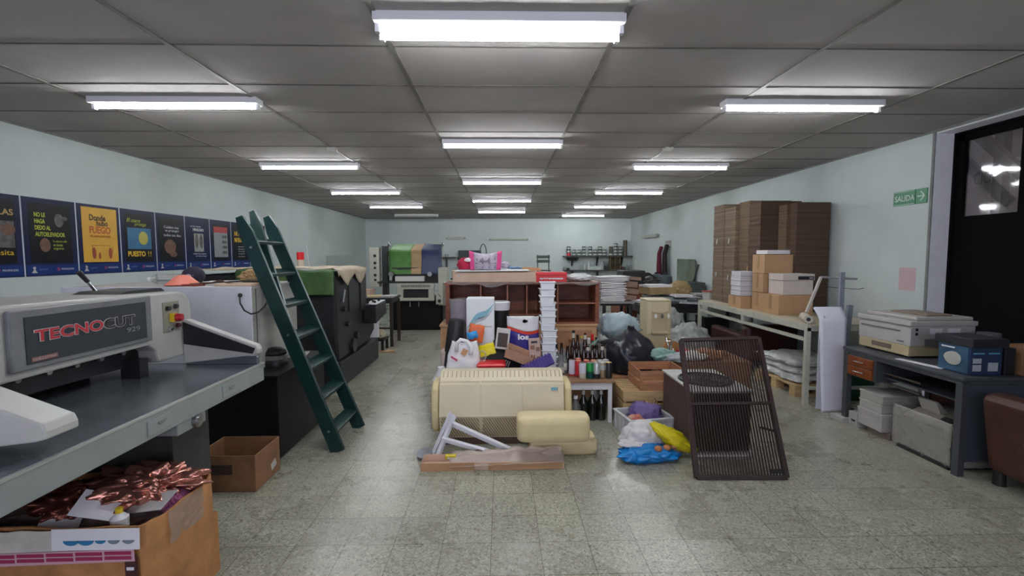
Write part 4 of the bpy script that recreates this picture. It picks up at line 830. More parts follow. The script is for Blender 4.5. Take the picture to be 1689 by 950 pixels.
o = thing('cone_shade', 'small white lamp shade behind left end of the heater', 'lamp shade', (-.60, 4.33, .40)); obj('shade', B().lathe([(.085, 0), (.035, .09), (.033, .12), (.0, .12)], (-.56, 4.30, .403)), white_paint, o, smooth=True)
o = obj('cream_case', B().box(st(726, 4.5), st(737, 4.5), 4.45, 4.6, TZ, .64), mat('case_pinkish', (.45, .37, .33), .5), bev=.02); tag(o, 'small pinkish beige case at the left edge of low table', 'case')
o = obj('black_strap', B().tube([(-.56, 4.4, .41), (-.53, 4.36, .44), (-.5, 4.36, .46), (-.46, 4.34, .43)], .012), black, smooth='all'); tag(o, 'black strap under left side of the shopping bag', 'strap')
o = obj('wire_coil', B().tube([(st(795+6*math.cos(a), 4.4), 4.38+.02*math.sin(a), .60+.05*math.sin(a)) for a in [k*.5 for k in range(15)]], .005, 6), mat('wire_beige', (.45, .42, .36), .5), smooth='all'); tag(o, 'pale coiled wire below the yellow packet', 'wire')
o = obj('junk_pile', B().blob((st(830, 4.65), 4.62, .45), (.50, .14, .14), .15, 9, 4, fold=.3), mat('junk_dark', (.05, .04, .04), .6, col2=(.18, .15, .14), scale=8)); tag(o, 'dark heap of mixed junk beneath the cartons on low table', 'junk', kind='stuff')
# the pile of white tubs
tw = mat('tub_white', (.80, .82, .86), .35)
def tub(lean=0):
    t = thing('white_tub', 'x', 'tub', (0, 0, 0), 'nested white plastic tubs')
    obj('tub_wall', B().lathe([(.082, 0), (.098, .10), (.092, .10), (.077, .006)], seg=4, ph=PI/4), tw, t, bev=.012); obj('rim', B().lathe([(.100, .088), (.112, .096), (.112, .102), (.094, .102)], seg=4, ph=PI/4, cap=False), tw, t, bev=.003); return t
first = None; xb = at(903, 600, 4.72).x
for k in range(13):
    lb = 'bottom tub of the tall pile of white tubs' if k == 0 else 'top tub of the tall pile of white tubs' if k == 12 else 'white tub in the middle of the tall pile, number %d up from the table' % (k+1)
    loc = (xb-.002*k+.006*math.sin(k*1.7), 4.55+.012*math.sin(k*2.3), TZ+.066*k)
    if first is None: first = tub(); first['label'] = lb; first.location = loc
    else: dup(first, loc, .04*math.sin(k*3), label=lb)

# ------------------------------------------------------------------ cans, bottles
def can(x, y, m_, label, h=.150, top=None, lab=None):
    t = thing('beer_can', label, 'can', (x, y, TZ), 'drink cans on the low table')
    obj('body', B().lathe([(.0, 0), (.026, 0), (.033, .008), (.033, h-.014), (.027, h-.002)], (x, y, TZ), seg=20), m_, t, smooth=True)
    obj('lid', B().lathe([(.028, h-.004), (.028, h), (.024, h-.001), (.0, h-.002)], (x, y, TZ), seg=20), top or mat('can_aluminium', (.6, .6, .6), .3, .8), t, smooth=True)
    if lab: obj('label_band', B().lathe([(.0333, lab[1]*h), (.0335, lab[1]*h+.001), (.0335, lab[2]*h), (.0333, lab[2]*h)], (x, y, TZ), seg=20, cap=False), lab[0], t, smooth=True)
cw_ = mat('can_lilac_white', (.6, .58, .68), .35); cr = mat('can_red', (.5, .02, .03), .35); cgn = mat('can_green', (.01, .24, .04), .35); cblk = mat('can_black', (.015, .015, .018), .35); csil = mat('can_silver', (.5, .52, .5), .3, .5); ct = mat('can_bronze', (.3, .22, .14), .35, .6); cdg = mat('can_dark_green', (.005, .05, .04), .35); cor = mat('can_orange_top', (.65, .3, .2), .4)
cans = [(961, 4.31, cw_, 'white can with blue dot at front of the cans', None, (mat('can_cream', (.5, .45, .36), .4), .02, .35)), (973, 4.31, cgn, 'bright green can in the front row', None, (cdg, .0, .45)), (984, 4.31, csil, 'silver white can right of the green can', None, (cblk, .0, .3)),
        (994, 4.31, ct, 'silver and bronze can in the front row', csil, (csil, .55, .85)), (1004, 4.31, cblk, 'black can at the right end of the front row', mat('can_gold', (.5, .35, .12), .35, .6), None), (943.5, 4.43, cw_, 'tall white and lilac can at left end of the cans', None, (cr, .0, .1)),
        (954, 4.40, cr, 'red can behind the white front can', cor, None), (967, 4.41, cr, 'second red can left of centre, in second row', cor, None), (979, 4.41, cor, 'orange topped can behind the green can', cor, None), (989, 4.41, csil, 'plain silver can in the second row', None, None), (999, 4.42, csil, 'silver can behind the black can', None, None), (953, 4.49, cr, 'red and pink can in the back row', cor, (cw_, .5, .9))]
for px, y, m_, lb, tp, la in cans: can(at(px, 610, y).x, y, m_, lb, top=tp, lab=la)
gb = mat('glass_brown', (.022, .008, .005), .12, coat=.5); gc = mat('glass_clear_bottle', (.5, .52, .52), .1, trans=.6, alpha=.6); gg = mat('glass_black_green', (.006, .01, .006), .1, coat=.5)
def bottle(x, y, z, h, m_, cat_label, group, lab=None, cap=None, r=.031):
    t = thing('bottle', cat_label, 'bottle', (x, y, z), group)
    obj('glass_body', B().lathe([(.0, 0), (r, .0), (r+.001, h*.5), (r*.9, h*.58), (.014, h*.75), (.0125, h*.97), (.014, h*.97), (.014, h)], (x, y, z), seg=18), m_, t, smooth=True)
    if cap: obj('cap', B().cyl((x, y, z+h*.955), (x, y, z+h*1.015), .0155, .015), cap, t, smooth=True)
    if lab: obj('label_band', B().lathe([(r+.0015, h*.15), (r+.0015, h*.42)] if lab[1] == 'b' else [(.0155, h*.8), (.015, h*.94)], (x, y, z), seg=18, cap=False), lab[0], t, smooth=True)
    return t
pl = mat('bottle_label_pale', (.6, .58, .5), .5)
for i, (px, h) in enumerate(((947.5, .25), (955, .25), (963, .25), (970, .25), (977, .255), (984.5, .255), (993, .26))):
    bottle(at(px, 600, 4.6).x, 4.60+.015*(i % 2), TZ, h, gb, ('leftmost', 'second', 'third', 'middle', 'fifth', 'sixth', 'rightmost')[i]+' of seven brown bottles standing in a row behind the cans', 'brown bottles behind the cans', (pl, 'n') if i in (3, 6) else None)
for i, (px, y, h, m_) in enumerate(((917.5, 4.62, .28, gb), (921, 4.5, .22, gc), (926, 4.66, .27, gb), (930.5, 4.5, .25, gc), (936, 4.6, .25, gb), (925, 4.42, .2, gc))):
    bottle(at(px, 600, y).x, y, TZ, h, m_, ('dark bottle closest to the white tubs', 'clear bottle just right of the white tubs', 'dark tall bottle behind the clear bottles', 'clear bottle between tubs and cans', 'dark bottle left of the brown row', 'short clear bottle in front of the other clear ones')[i], 'bottles beside the white tubs', (pl, 'b') if m_ is gc and i != 1 else None)
T = thing('bottle_carton', 'grey carton crate holding bottles at back of the low table', 'crate', (st(968, 4.8), 4.8, TZ)); xa, xb2 = st(943, 4.8), st(997, 4.8)
obj('carton', open_box(B(), xa, xb2, 4.70, 4.98, TZ, .60), mat('crate_grey', (.3, .25, .22), .7, var=.2), T, bev=.002)
for i, (px, y, h, m_, cp, lb) in enumerate(((946, 4.80, .36, gb, black, 'tallest brown bottle with white neck in the grey carton'), (952.5, 4.86, .31, gb, None, 'brown bottle behind the tallest one in the grey carton'), (959, 4.80, .30, gc, mat('cap_gold', (.5, .4, .05), .4), 'clear bottle with gold cap in the grey carton'), (965, 4.87, .325, gb, None, 'brown bottle with pale neck in the middle of the grey carton'),
        (971, 4.80, .28, gc, paper, 'clear bottle with white neck in the grey carton'), (977, 4.87, .31, gb, red, 'bottle with red capsule in the grey carton'), (983.5, 4.80, .29, gg, None, 'dark green bottle at right side of the grey carton'))):
    bottle(at(px, 560, y).x, y, TZ+.008, h, m_, lb, 'bottles in the grey carton', (pl, 'n') if i in (0, 3, 4) else (red, 'n') if i == 5 else None, cp)
p0 = at(972, 574, 4.76); p1 = at(988, 558, 4.76)
o = thing('bottle', 'clear bottle lying slanted across top of the grey carton', 'bottle', tuple(p0), 'bottles in the grey carton'); obj('glass_body', B().cyl(p0, p0.lerp(p1, .62), .022).cyl(p0.lerp(p1, .62), p0.lerp(p1, .78), .022, .011).cyl(p0.lerp(p1, .78), p1, .011), mat('glass_pale_green', (.35, .5, .42), .12, trans=.4, alpha=.7), o, smooth=True); obj('cap', B().cyl(p0+(p0-p1)*.05, p0, .024), red, o)
for i, px in enumerate((962, 976.5, 991)):
    x = at(px, 700, 4.33).x
    t = bottle(x, 4.33, 0, .30, gg, ('left', 'middle', 'right')[i]+' of three big dark bottles standing under the low table', 'big bottles under the low table', (pl, 'n'), None, r=.043)
o = thing('bottle', 'clear plastic bottle under the low table left of dark bottles', 'bottle', (.61, 4.3, 0)); x = at(949, 690, 4.3).x
obj('plastic_body', B().lathe([(.0, 0), (.05, 0), (.05, .14), (.02, .19), (.018, .21)], (x, 4.3, 0)), gc, o, smooth=True); obj('cap', B().cyl((x, 4.3, .21), (x, 4.3, .24), .02), paper, o)
o = obj('yellow_sleeve', B().cbox((at(947, 655, 4.3).x, 4.4, .14), (.1, .1, .28), (0, 0, .1)), card_d, bev=.004); tag(o, 'brown upright carton behind the clear plastic bottle under the table', 'carton')

# ------------------------------------------------------------------ air conditioner unit on the floor
T = thing('air_conditioner', 'wide cream split air conditioner standing on floor before the low table', 'air conditioner', (0, 3.8, 0))
ac0 = set(bpy.data.objects)
b = B(); b.prism([(3.95, .04), (3.95, .60), (3.80, .61), (3.74, .575), (3.70, .555), (3.66, .53), (3.62, .27), (3.68, .05)], -.51, .51, 'x'); obj('body', b, cream, T, bev=.006)
cr3 = [(-.505, -.175), (-.165, .165), (.175, .505)]
for x0, x1 in cr3:
    obj('outlet_louvre', B().box(x0, x1, 3.676, 3.70, .540, .556), cream, T, bev=.004)
    n_ = 9; parts('outlet_fin', [B().prism([(3.80, .612), (3.74, .579), (3.73, .565), (3.78, .598)], x0+.02+k*(x1-x0-.04)/8-.004, x0+.02+k*(x1-x0-.04)/8+.004, 'x') for k in range(n_)], cream_d, T)
    fb = B(); y_, z_ = 3.617, .26
    b = B(); nn = 19
    for k in range(nn):
        xa_ = x0+.01-.1+(x1-x0+.08)*k/nn; t0_ = max(0, (x0+.01-xa_)/.1); t1_ = min(1, (x1-.01-xa_)/.1)
        if t1_ <= t0_: continue
        q_ = lambda t_: (xa_+.1*t_, 3.626+.042*t_, .245-.175*t_)
        b.beam(q_(t0_), q_(t1_), .006, .008, up=(0, -1, .2))
    obj('intake_slats', b, mat('cream_slot', (.24, .18, .1), .7), T)
    obj('panel_joint', B().beam((x1+.004, 3.658, .53), (x1+.004, 3.618, .275), .002, .004, up=(0, -1, 0)), cream_d, T)
b = B()
obj('front_lip', B().box(-.51, .51, 3.612, 3.625, .258, .27), cream, T, bev=.003)
obj('badge', B().cbox((.43, 3.644, .49), (.055, .004, .022), (-.14, 0, 0)), mat('badge_blue', (.1, .4, .5), .4), T); text('surrey', (.408, 3.637, .484), .044, .009, '-y', paper, T)
obj('dark_underside', B().box(-.5, .5, 3.66, 3.9, .0, .05), mat('brown_base', (.07, .045, .03), .7), T)
for s_ in (-1, 1):
    b = B(); b.prism([(3.93, .1), (3.95, .3), (3.93, .53), (3.72, .535), (3.655, .49), (3.635, .3), (3.66, .14), (3.72, .09)], min(s_*.515, s_*.575), max(s_*.515, s_*.575), 'x'); obj('side_cap', b, yellowc, T, bev=.02)
for o in set(bpy.data.objects)-ac0:
    if o.parent == T: o.location.y += .11; o.scale.z = .945
o = obj('grey_pan', B().lathe([(.0, 0), (.09, 0), (.10, .03)], (-.60, 3.55, 0), sx=.6), mat('pan_grey', (.22, .23, .26), .5)); tag(o, 'small grey pan on floor left of the air conditioner', 'pan')
# cover lying in front
T = thing('plastic_cover', 'rounded cream plastic housing lying on floor before the air conditioner', 'plastic housing', (.45, 3.45, 0))
def rb(b, x0, x1, y0, y1, z0, z1, e=.5, seg=40, wob=0):             # superellipse slab with soft edges
    pr = [(.90, z0), (.97, z0+.12*(z1-z0)), (1.0, z0+.35*(z1-z0)), (.99, z0+.65*(z1-z0)), (.93, z0+.88*(z1-z0)), (.82, z1), (.4, z1+.004)]
    rs = []
    for r, z in pr:
        rs.append([b.bm.verts.new(((x0+x1)/2+(x1-x0)/2*(1-(1-r)*.45)*math.copysign(abs(math.cos(2*PI*i/seg))**e, math.cos(2*PI*i/seg)), (y0+y1)/2+r*(y1-y0)/2*math.copysign(abs(math.sin(2*PI*i/seg))**e, math.sin(2*PI*i/seg)), z)) for i in range(seg)])
    return b.skin(rs)
obj('lower_shell', rb(B(), .215, .745, 3.53, 3.73, .0, .135, .26), yellowc, T, smooth='all')
obj('upper_shell', rb(B(), .195, .725, 3.53, 3.73, .125, .29, .26), yellowc, T, smooth='all')
obj('split_line', rb(B(), .20, .735, 3.522, 3.72, .124, .132, .26), cream_d, T)
obj('grip', B().box(.29, .42, 3.60, 3.63, .286, .306), yellowc, T, bev=.008); obj('latch', B().box(.45, .51, 3.57, 3.60, .286, .296), cream_d, T)
obj('round_panel', B().lathe([(.0, 0), (.11, 0), (.10, .012), (0, .014)], (0, 0, 0), sy=.45), yellowc, T)
rp = T.children[-1]; rp.location = Vector((.36, 3.528, .13))-T.location; rp.rotation_euler = (PI/2, 0, 0)
for zz in (.17, .21): obj('ridge', B().box(.27, .66, 3.525, 3.535, zz, zz+.006), mat('yellowed_light', (.75, .65, .4), .4), T, bev=.002)
# white brackets
wb = mat('bracket_white', (.82, .82, .88), .4)
def lbeam(b, a, c, w_=.03): a = Vector(a); c = Vector(c); return b.beam(a, c, w_, .006).beam(a+Vector((0, w_/2, -w_/2)), c+Vector((0, w_/2, -w_/2)), .006, w_)
T = thing('wall_bracket', 'front white metal bracket leaning before the air conditioner', 'bracket', (-.3, 3.52, 0), 'white metal brackets')
obj('upright', lbeam(B(), (-.50, 3.50, .02), (-.375, 3.58, .32), .045), wb, T); obj('arm', lbeam(B(), (-.46, 3.52, .16), (.07, 3.44, .035), .04), wb, T)
T = thing('wall_bracket', 'rear white metal bracket crossed over the front one', 'bracket', (-.3, 3.6, 0), 'white metal brackets')
obj('upright', lbeam(B(), (-.535, 3.55, .02), (-.40, 3.60, .33), .045), wb, T); obj('arm', lbeam(B(), (-.40, 3.59, .26), (.10, 3.52, .05), .045), wb, T)
T = thing('cardboard_tray', 'long shallow cardboard tray on the floor in front of everything', 'cardboard tray', (-.06, 3.38, 0))
obj('tray', open_box(B(), -.585, .45, 3.30, 3.45, 0, .06, .005), card_p, T, bev=.002)
obj('front_wall_left', B().box(-.585, -.2, 3.292, 3.30, 0, .058), card, T); obj('front_wall_right', B().cbox((.17, 3.30, .03), (.54, .008, .055), (0, -.015, 0)), card, T)
obj('clear_film', B().grid(lambda u, v: (-.38+u*.83, 3.285+v*.2, .06+.05*abs(noise.noise(Vector((u*6, v*3, 2))))*(1 if v > .1 else .3)-.03*(v < .1)+.03*u), 40, 12), mat('film_beige', (.66, .55, .48), .3, alpha=.62, bump=.4, bscale=14), T, solid=.001, smooth='all')
obj('cardboard_piece', B().box(.06, .15, 3.465, 3.52, 0, .07), mat('brown_base', (0, 0, 0)), T)
T = thing('small_box', 'tiny yellow box lying in the long cardboard tray', 'box', (-.38, 3.37, .07)); obj('carton', B().box(-.42, -.34, 3.36, 3.40, .056, .082), mat('tiny_yellow', (.65, .52, .03), .5), T, bev=.003); obj('mark', B().box(-.40, -.385, 3.358, 3.36, .062, .074), paper, T)
# ------------------------------------------------------------------ crates, bags right of the table
def slat_crate(T, x0, x1, y0, y1, z0, z1, m_, n=3, top=False, gap=.018):
    h = (z1-z0); sh = (h-gap*(n-1))/n
    for k in range(n):
        za = z0+k*(sh+gap)
        obj('front_slat', B().box(x0, x1, y0, y0+.008, za, za+sh), m_, T, bev=.001); obj('rear_slat', B().box(x0, x1, y1-.008, y1, za, za+sh), m_, T, bev=.001)
        obj('side_slat', B().box(x0, x0+.01, y0+.008, y1-.008, za, za+sh), m_, T, bev=.001); obj('side_slat', B().box(x1-.01, x1, y0+.008, y1-.008, za, za+sh), m_, T, bev=.001)
    parts('corner_post', [B().box(x, x+.022, y, y+.022, z0, z1) for x in (x0+.01, x1-.032) for y in (y0+.008, y1-.030)], m_, T)
    obj('bottom', B().box(x0+.01, x1-.01, y0+.008, y1-.008, z0, z0+.006), m_, T)
    if top:
        nn = 7; w_ = (y1-y0)/nn
        for k in range(nn): obj('top_slat', B().box(x0, x1, y0+k*w_, y0+k*w_+w_*.72, z1, z1+.008), m_, T, bev=.001)
T = thing('wooden_crate', 'pale upturned slatted crate carrying the reddish crate', 'crate', (1.45, 4.4, 0), 'wooden crates'); slat_crate(T, 1.12, 1.68, 4.22, 4.70, 0, .285, wood_y, 3, True)
T = thing('wooden_crate', 'reddish brown open wooden crate on top of the pale crate', 'crate', (1.5, 4.4, .3), 'wooden crates'); slat_crate(T, 1.28, 1.72, 4.24, 4.66, .295, .475, wood_c, 2)
T = thing('wooden_crate', 'brown crate under the black garbage bag', 'crate', (1.4, 5, 0), 'wooden crates'); slat_crate(T, 1.10, 1.72, 4.74, 5.2, 0, .29, wood_c, 3, True)
gbag = mat('garbage_bag', (.016, .018, .026), .28, bump=.35, bscale=14)
T = thing('garbage_bag', 'full black garbage bag tied at the top on a crate', 'garbage bag', (1.38, 4.97, .3))
obj('bag_body', B().blob((1.38, 4.96, .465), (.58, .46, .50), .05, 3, 2, fold=.08, sub=5, top=.35), gbag, T, smooth='all')
obj('tied_neck', B().lathe([(.02, .0), (.022, .06), (.03, .11), (.038, .165), (.03, .17), (.0, .165)], (1.38, 4.93, .63), seg=10), gbag, T, smooth=True)
wbag = mat('bag_clear_teal', (.4, .5, .53), .3, bump=.3, bscale=20)
o = obj('plastic_bag', B().blob((1.36, 5.35, .72), (.46, .3, .34), .22, 5, 3, fold=.35), wbag, smooth='all'); tag(o, 'pale bluish clear plastic bag heap behind the garbage bag', 'bag')
o = obj('storage_box', B().box(1.12, 1.68, 5.22, 5.6, 0, .58), blackd, bev=.01); tag(o, 'dark box beneath the pale plastic bag heap', 'box')
# white crate with nets
T = thing('plastic_crate', 'white plastic crate holding purple net on the floor', 'crate', (1.2, 4.0, 0)); wc = mat('crate_white', (.6, .61, .63), .45)
mx = Matrix.Translation((1.22, 3.985, 0)) @ Matrix.Rotation(-.22, 4, 'Z') if 0 else Matrix.Translation((1.24, 4.0, 0)) @ Matrix.Rotation(.18, 4, 'Z')
b = B()
for q in ((-.2, .2, -.165, -.155, 0, .165), (-.2, .2, .155, .165, 0, .165), (-.2, -.19, -.155, .155, 0, .165), (.19, .2, -.155, .155, 0, .165), (-.2, .2, -.165, .165, 0, .008)): b.box(*q, mx)
obj('crate_wall', b, wc, T); b = B()
for q in ((-.21, .21, -.175, -.15, .155, .17), (-.21, .21, .15, .175, .155, .17), (-.21, -.185, -.15, .15, .155, .17), (.185, .21, -.15, .15, .155, .17)): b.box(*q, mx)
obj('rim', b, wc, T); parts('rib', [B().box(-.17+k*.068, -.162+k*.068, -.172, -.165, 0, .155, mx) for k in range(6)]+[B().box(-.207, -.2, -.12+k*.08, -.112+k*.08, 0, .155, mx) for k in range(4)], wc, T)
pn = mat('net_purple', (.13, .09, .25), .6, bump=.5, bscale=60)
o = obj('net_bag', B().blob((1.27, 4.02, .15), (.30, .24, .20), .22, 6, 3, fold=.3), pn, smooth='all'); tag(o, 'purple mesh net heaped in the white crate', 'net')
o = obj('snack_bag', B().blob((1.16, 3.93, .12), (.17, .13, .13), .15, 12, 3, fold=.25), mat('bag_red_cream', (.55, .4, .3), .5, col2=(.45, .06, .04), scale=14), smooth='all'); tag(o, 'red and cream crumpled packet in left of white crate', 'packet')
o = obj('dry_leaves', B().blob((1.36, 4.13, .17), (.15, .1, .14), .3, 15, 4, fold=.4), mat('dry_brown', (.3, .18, .09), .8, var=.4, scale=30)); tag(o, 'dry brown crumpled bag at the rear right of white crate', 'bag')
# bags on the floor
blu = mat('bag_blue', (.005, .2, .55), .25, var=.3, bump=.3, bscale=20)
o = obj('blue_bag', B().blob((1.09, 3.45, .045), (.46, .24, .12), .2, 2, 1.8, fold=.35, sub=5), blu, smooth='all'); tag(o, 'bright blue plastic bag on floor before the white crate', 'bag')
o = obj('white_bag', B().blob((1.13, 3.60, .12), (.36, .22, .23), .18, 7, 1.6, fold=.25, sub=5), mat('bag_milky', (.62, .6, .6), .4, bump=.3), smooth='all'); tag(o, 'milky white plastic bag between blue and yellow bags', 'bag')
o = obj('white_bag', B().blob((1.02, 3.52, .10), (.24, .15, .05), .15, 8, 3, fold=.3), mat('bag_milky', (0, 0, 0)), smooth='all'); tag(o, 'flat white bag lying on left of the blue bag', 'bag')
ylw = mat('net_yellow', (.72, .6, .01), .45, bump=.5, bscale=50)
T = thing('net_bag', 'bright yellow mesh net bag lying on the white bag', 'net', (1.3, 3.55, 0))
mxn = Matrix.Translation((1.315, 3.50, .145)) @ Euler((0, .55, -.15)).to_matrix().to_4x4()
b = B().blob((0, 0, 0), (.36, .16, .12), .12, 4, 2.5, fold=.3, flat=False); bmesh.ops.transform(b.bm, matrix=mxn, verts=b.bm.verts); obj('net_body', b, ylw, T, smooth='all')
b = B(); b.tube([(.17*math.cos(a)*.35+.14, .075*math.sin(a), .02+.01*math.sin(2*a)) for a in [k*2*PI/16 for k in range(17)]], .008, 6); bmesh.ops.transform(b.bm, matrix=mxn, verts=b.bm.verts); obj('net_rim', b, ylw, T, smooth='all')
for i, (x, y) in enumerate(((1.17, 3.40), (1.245, 3.42), (1.31, 3.45))):
    o = obj('onion', B().blob((x, y, .10), (.06, .055, .045), .06, 30+i, 1, flat=False, sub=3), mat('onion_orange', (.5, .2, .07), .4, var=.2), smooth='all'); tag(o, ('left', 'middle', 'right')[i]+' of three orange brown onions peeping out under the yellow net', 'onion', 'onions under the yellow net')

# ------------------------------------------------------------------ condenser and the grille
cond = mat('condenser_brown', (.055, .035, .03), .6, var=.25)
T = thing('condenser_unit', 'square outdoor condenser unit with finned sides behind the metal grille', 'condenser unit', (1.7, 3.8, 0))
obj('casing', B().box(1.47, 1.92, 3.50, 4.15, .03, .495), cond, T, bev=.004)
obj('top_panel', B().box(1.455, 1.93, 3.48, 4.17, .495, .512), mat('condenser_top', (.45, .45, .42), .5, var=.25), T, bev=.004)
obj('base_rail', B().box(1.45, 1.94, 3.47, 4.18, 0, .03), mat('condenser_top', (0, 0, 0)), T, bev=.004)
b = B()
for k in range(26): b.box(1.460, 1.47, 3.51+k*.0245, 3.523+k*.0245, .04, .49)
fin = mat('fin_brown', (.10, .065, .055), .6)
obj('side_fins', b, fin, T); b = B()
for k in range(22): b.box(1.48+k*.02, 1.49+k*.02, 3.49, 3.50, .04, .49)
obj('front_fins', b, mat('fin_dark', (.02, .013, .012), .6), T)
obj('fan_opening', B().cyl((1.69, 3.80, .512), (1.69, 3.80, .516), .205, seg=36), black, T)
obj('fan_rim', B().tube([(1.69+.207*math.cos(a), 3.80+.207*math.sin(a), .52) for a in [k*PI/18 for k in range(37)]], .01, 6), blackm, T, smooth='all')
b = B()
for rr in (.05, .09, .13, .17): b.tube([(1.69+rr*math.cos(a), 3.80+rr*math.sin(a), .524) for a in [k*PI/14 for k in range(29)]], .003, 5)
for a in range(6): b.cyl((1.69, 3.8, .522), (1.69+.2*math.cos(a*PI/3), 3.8+.2*math.sin(a*PI/3), .522), .003, seg=5)
obj('fan_guard', b, blackm, T)
rust = mat('grille_dark_brown', (.04, .022, .02), .5, var=.35, scale=15)
T = thing('metal_grille', 'dark brown barred metal grille leaning on the condenser unit', 'grille', (1.65, 3.2, 0))
BL, BR, TL, TR = Vector((1.345, 3.12, .012)), Vector((1.965, 3.10, .012)), Vector((1.425, 3.66, .872)), Vector((2.035, 3.64, .89))
upn = (TL-BL).cross(BR-BL).normalized()
obj('bottom_rail', B().beam(BL, BR, .03, .03, up=upn), rust, T); obj('top_rail', B().beam(TL, TR, .025, .025, up=upn), rust, T)
obj('side_rail', B().beam(BL, TL, .03, .03, up=upn), rust, T); obj('side_rail', B().beam(BR, TR, .03, .03, up=upn), rust, T)
obj('middle_rail', B().beam(BL.lerp(TL, .5), BR.lerp(TR, .5), .02, .024, up=upn), rust, T)
obj('low_rail', B().beam(BL.lerp(TL, .135)+Vector((.0, .01, 0)), (BL.lerp(BR, .62)).lerp(TL.lerp(TR, .62), .135)+Vector((0, .01, 0)), .012, .02, up=upn), mat('rail_pale', (.3, .27, .25), .5), T)
n_ = 30
for k in range(1, n_): a = BL.lerp(BR, k/n_); c_ = TL.lerp(TR, k/n_); obj('bar', B().beam(a, c_, .0065, .012, up=upn), rust, T)
a = BL.lerp(BR, .82).lerp(TL.lerp(TR, .82), .33); obj('latch_bar', B().beam(a, a+Vector((.12, .02, -.04)), .012, .02, up=upn), black, T)
obj('hinge', B().beam(BR.lerp(TR, .04)-Vector((.1, 0.0, 0)), BR.lerp(TR, .04), .03, .012, up=upn), black, T)

# ------------------------------------------------------------------ water dispenser
T = thing('water_dispenser', 'cream water dispenser with two taps behind the garbage bag', 'water dispenser', (1.95, 5.75, 0))
dc = mat('dispenser_cream', (.60, .52, .33), .4); x0, x1 = st(1056, 5.9)+.02, st(1107, 5.6)
xs0 = at(1068, 520, 5.6).x; xs1 = at(1108, 520, 5.6).x
b = B(); b.prism([(xs0, 5.62), (xs0+.04, 5.60), (xs1-.04, 5.60), (xs1, 5.62), (xs1, 5.92), (xs0, 5.92)], 0, .985, 'z'); obj('body', b, dc, T, bev=.008)
obj('top_cap', B().prism([(xs0-.003, 5.63), (xs0+.04, 5.597), (xs1-.04, 5.597), (xs1+.003, 5.63), (xs1+.003, 5.925), (xs0-.003, 5.925)], .985, 1.01, 'z'), dc, T, bev=.01)
obj('tap_recess', B().box(xs0+.05, xs1-.05, 5.592, 5.60, .62, .86), mat('dispenser_recess', (.5, .42, .26), .5), T, bev=.004)
obj('hood_line', B().tube([(xs0+.05+k*(xs1-xs0-.1)/8, 5.59, .865-.02*math.sin(PI*k/8)) for k in range(9)], .005, 6), cream_d, T, smooth='all')
for x, m_ in ((xs0+.09, paper), (xs0+.17, mat('tap_dark', (.1, .09, .08), .5)), (xs0+.245, paper)): obj('tap', B().lathe([(.0, 0), (.012, 0), (.016, .03), (.01, .05)], (x, 5.565, .79)).box(x-.006, x+.006, 5.57, 5.60, .80, .82), m_, T, smooth=True)
obj('drip_tray', B().box(xs0+.05, xs1-.05, 5.56, 5.6, .60, .625), dc, T, bev=.005); obj('panel_joint', B().box(xs0, xs1, 5.598, 5.6, .585, .59), cream_d, T)
# things right of it
o = obj('plywood_board', B().prism([(at(1093, 600, 5.2).x-.12, .3), (at(1100, 560, 5.2).x, .62), (at(1118, 570, 5.2).x, .56), (at(1120, 610, 5.2).x, .3)], 5.18, 5.195, 'y'), mat('plywood_orange', (.42, .2, .07), .5, var=.2)); tag(o, 'orange brown plywood offcut leaning before the water dispenser', 'board')
o = obj('storage_box', B().box(1.78, 2.6, 4.75, 5.3, 0, .44), card_d, bev=.01); tag(o, 'brown box carrying tools between crates and the work bench', 'box')
o = obj('chrome_tap', B().tube([at(1098, 556, 4.9), at(1103, 572, 4.9), at(1100, 590, 4.9), at(1107, 600, 4.9)], .012).tube([at(1101, 563, 4.88), at(1108, 562, 4.88), at(1105, 580, 4.88)], .010), chrome, smooth='all'); tag(o, 'chrome bent pipe sticking up from the tool box', 'pipe')
o = obj('white_rod', B().cyl(at(1110, 575, 4.85), at(1114, 600, 4.85), .008), white_paint); tag(o, 'thin white rod sticking up beside chrome pipe', 'rod')
for i, (px, py, Y, d, c_, lb) in enumerate(((1090, 598, 4.85, (.3, .2, .14), (.25, .42, .36), 'pale green plastic bag on the tool box'), (1112, 603, 4.8, (.26, .2, .1), (.42, .45, .47), 'silver grey rags beside the pale green bag'), (1127, 580, 4.95, (.13, .1, .06), (.5, .01, .03), 'small red plastic bag seen above the grille'), (1140, 596, 4.85, (.34, .2, .1), (.6, .58, .55), 'white crumpled paper behind the grille'), (1165, 592, 4.9, (.4, .2, .12), (.38, .17, .08), 'orange brown cloth heap behind the grille'))):
    p = at(px, py, Y); p.z = max(p.z, .44+d[2]*.4)
    o = obj(('green_bag', 'rags', 'red_bag', 'crumpled_paper', 'cloth_heap')[i], B().blob(p, d, .25, 40+i, 3, fold=.4), mat('heap_%d' % i, c_, .5, var=.2), smooth='all'); tag(o, lb, ('bag', 'rags', 'bag', 'paper', 'cloth')[i])

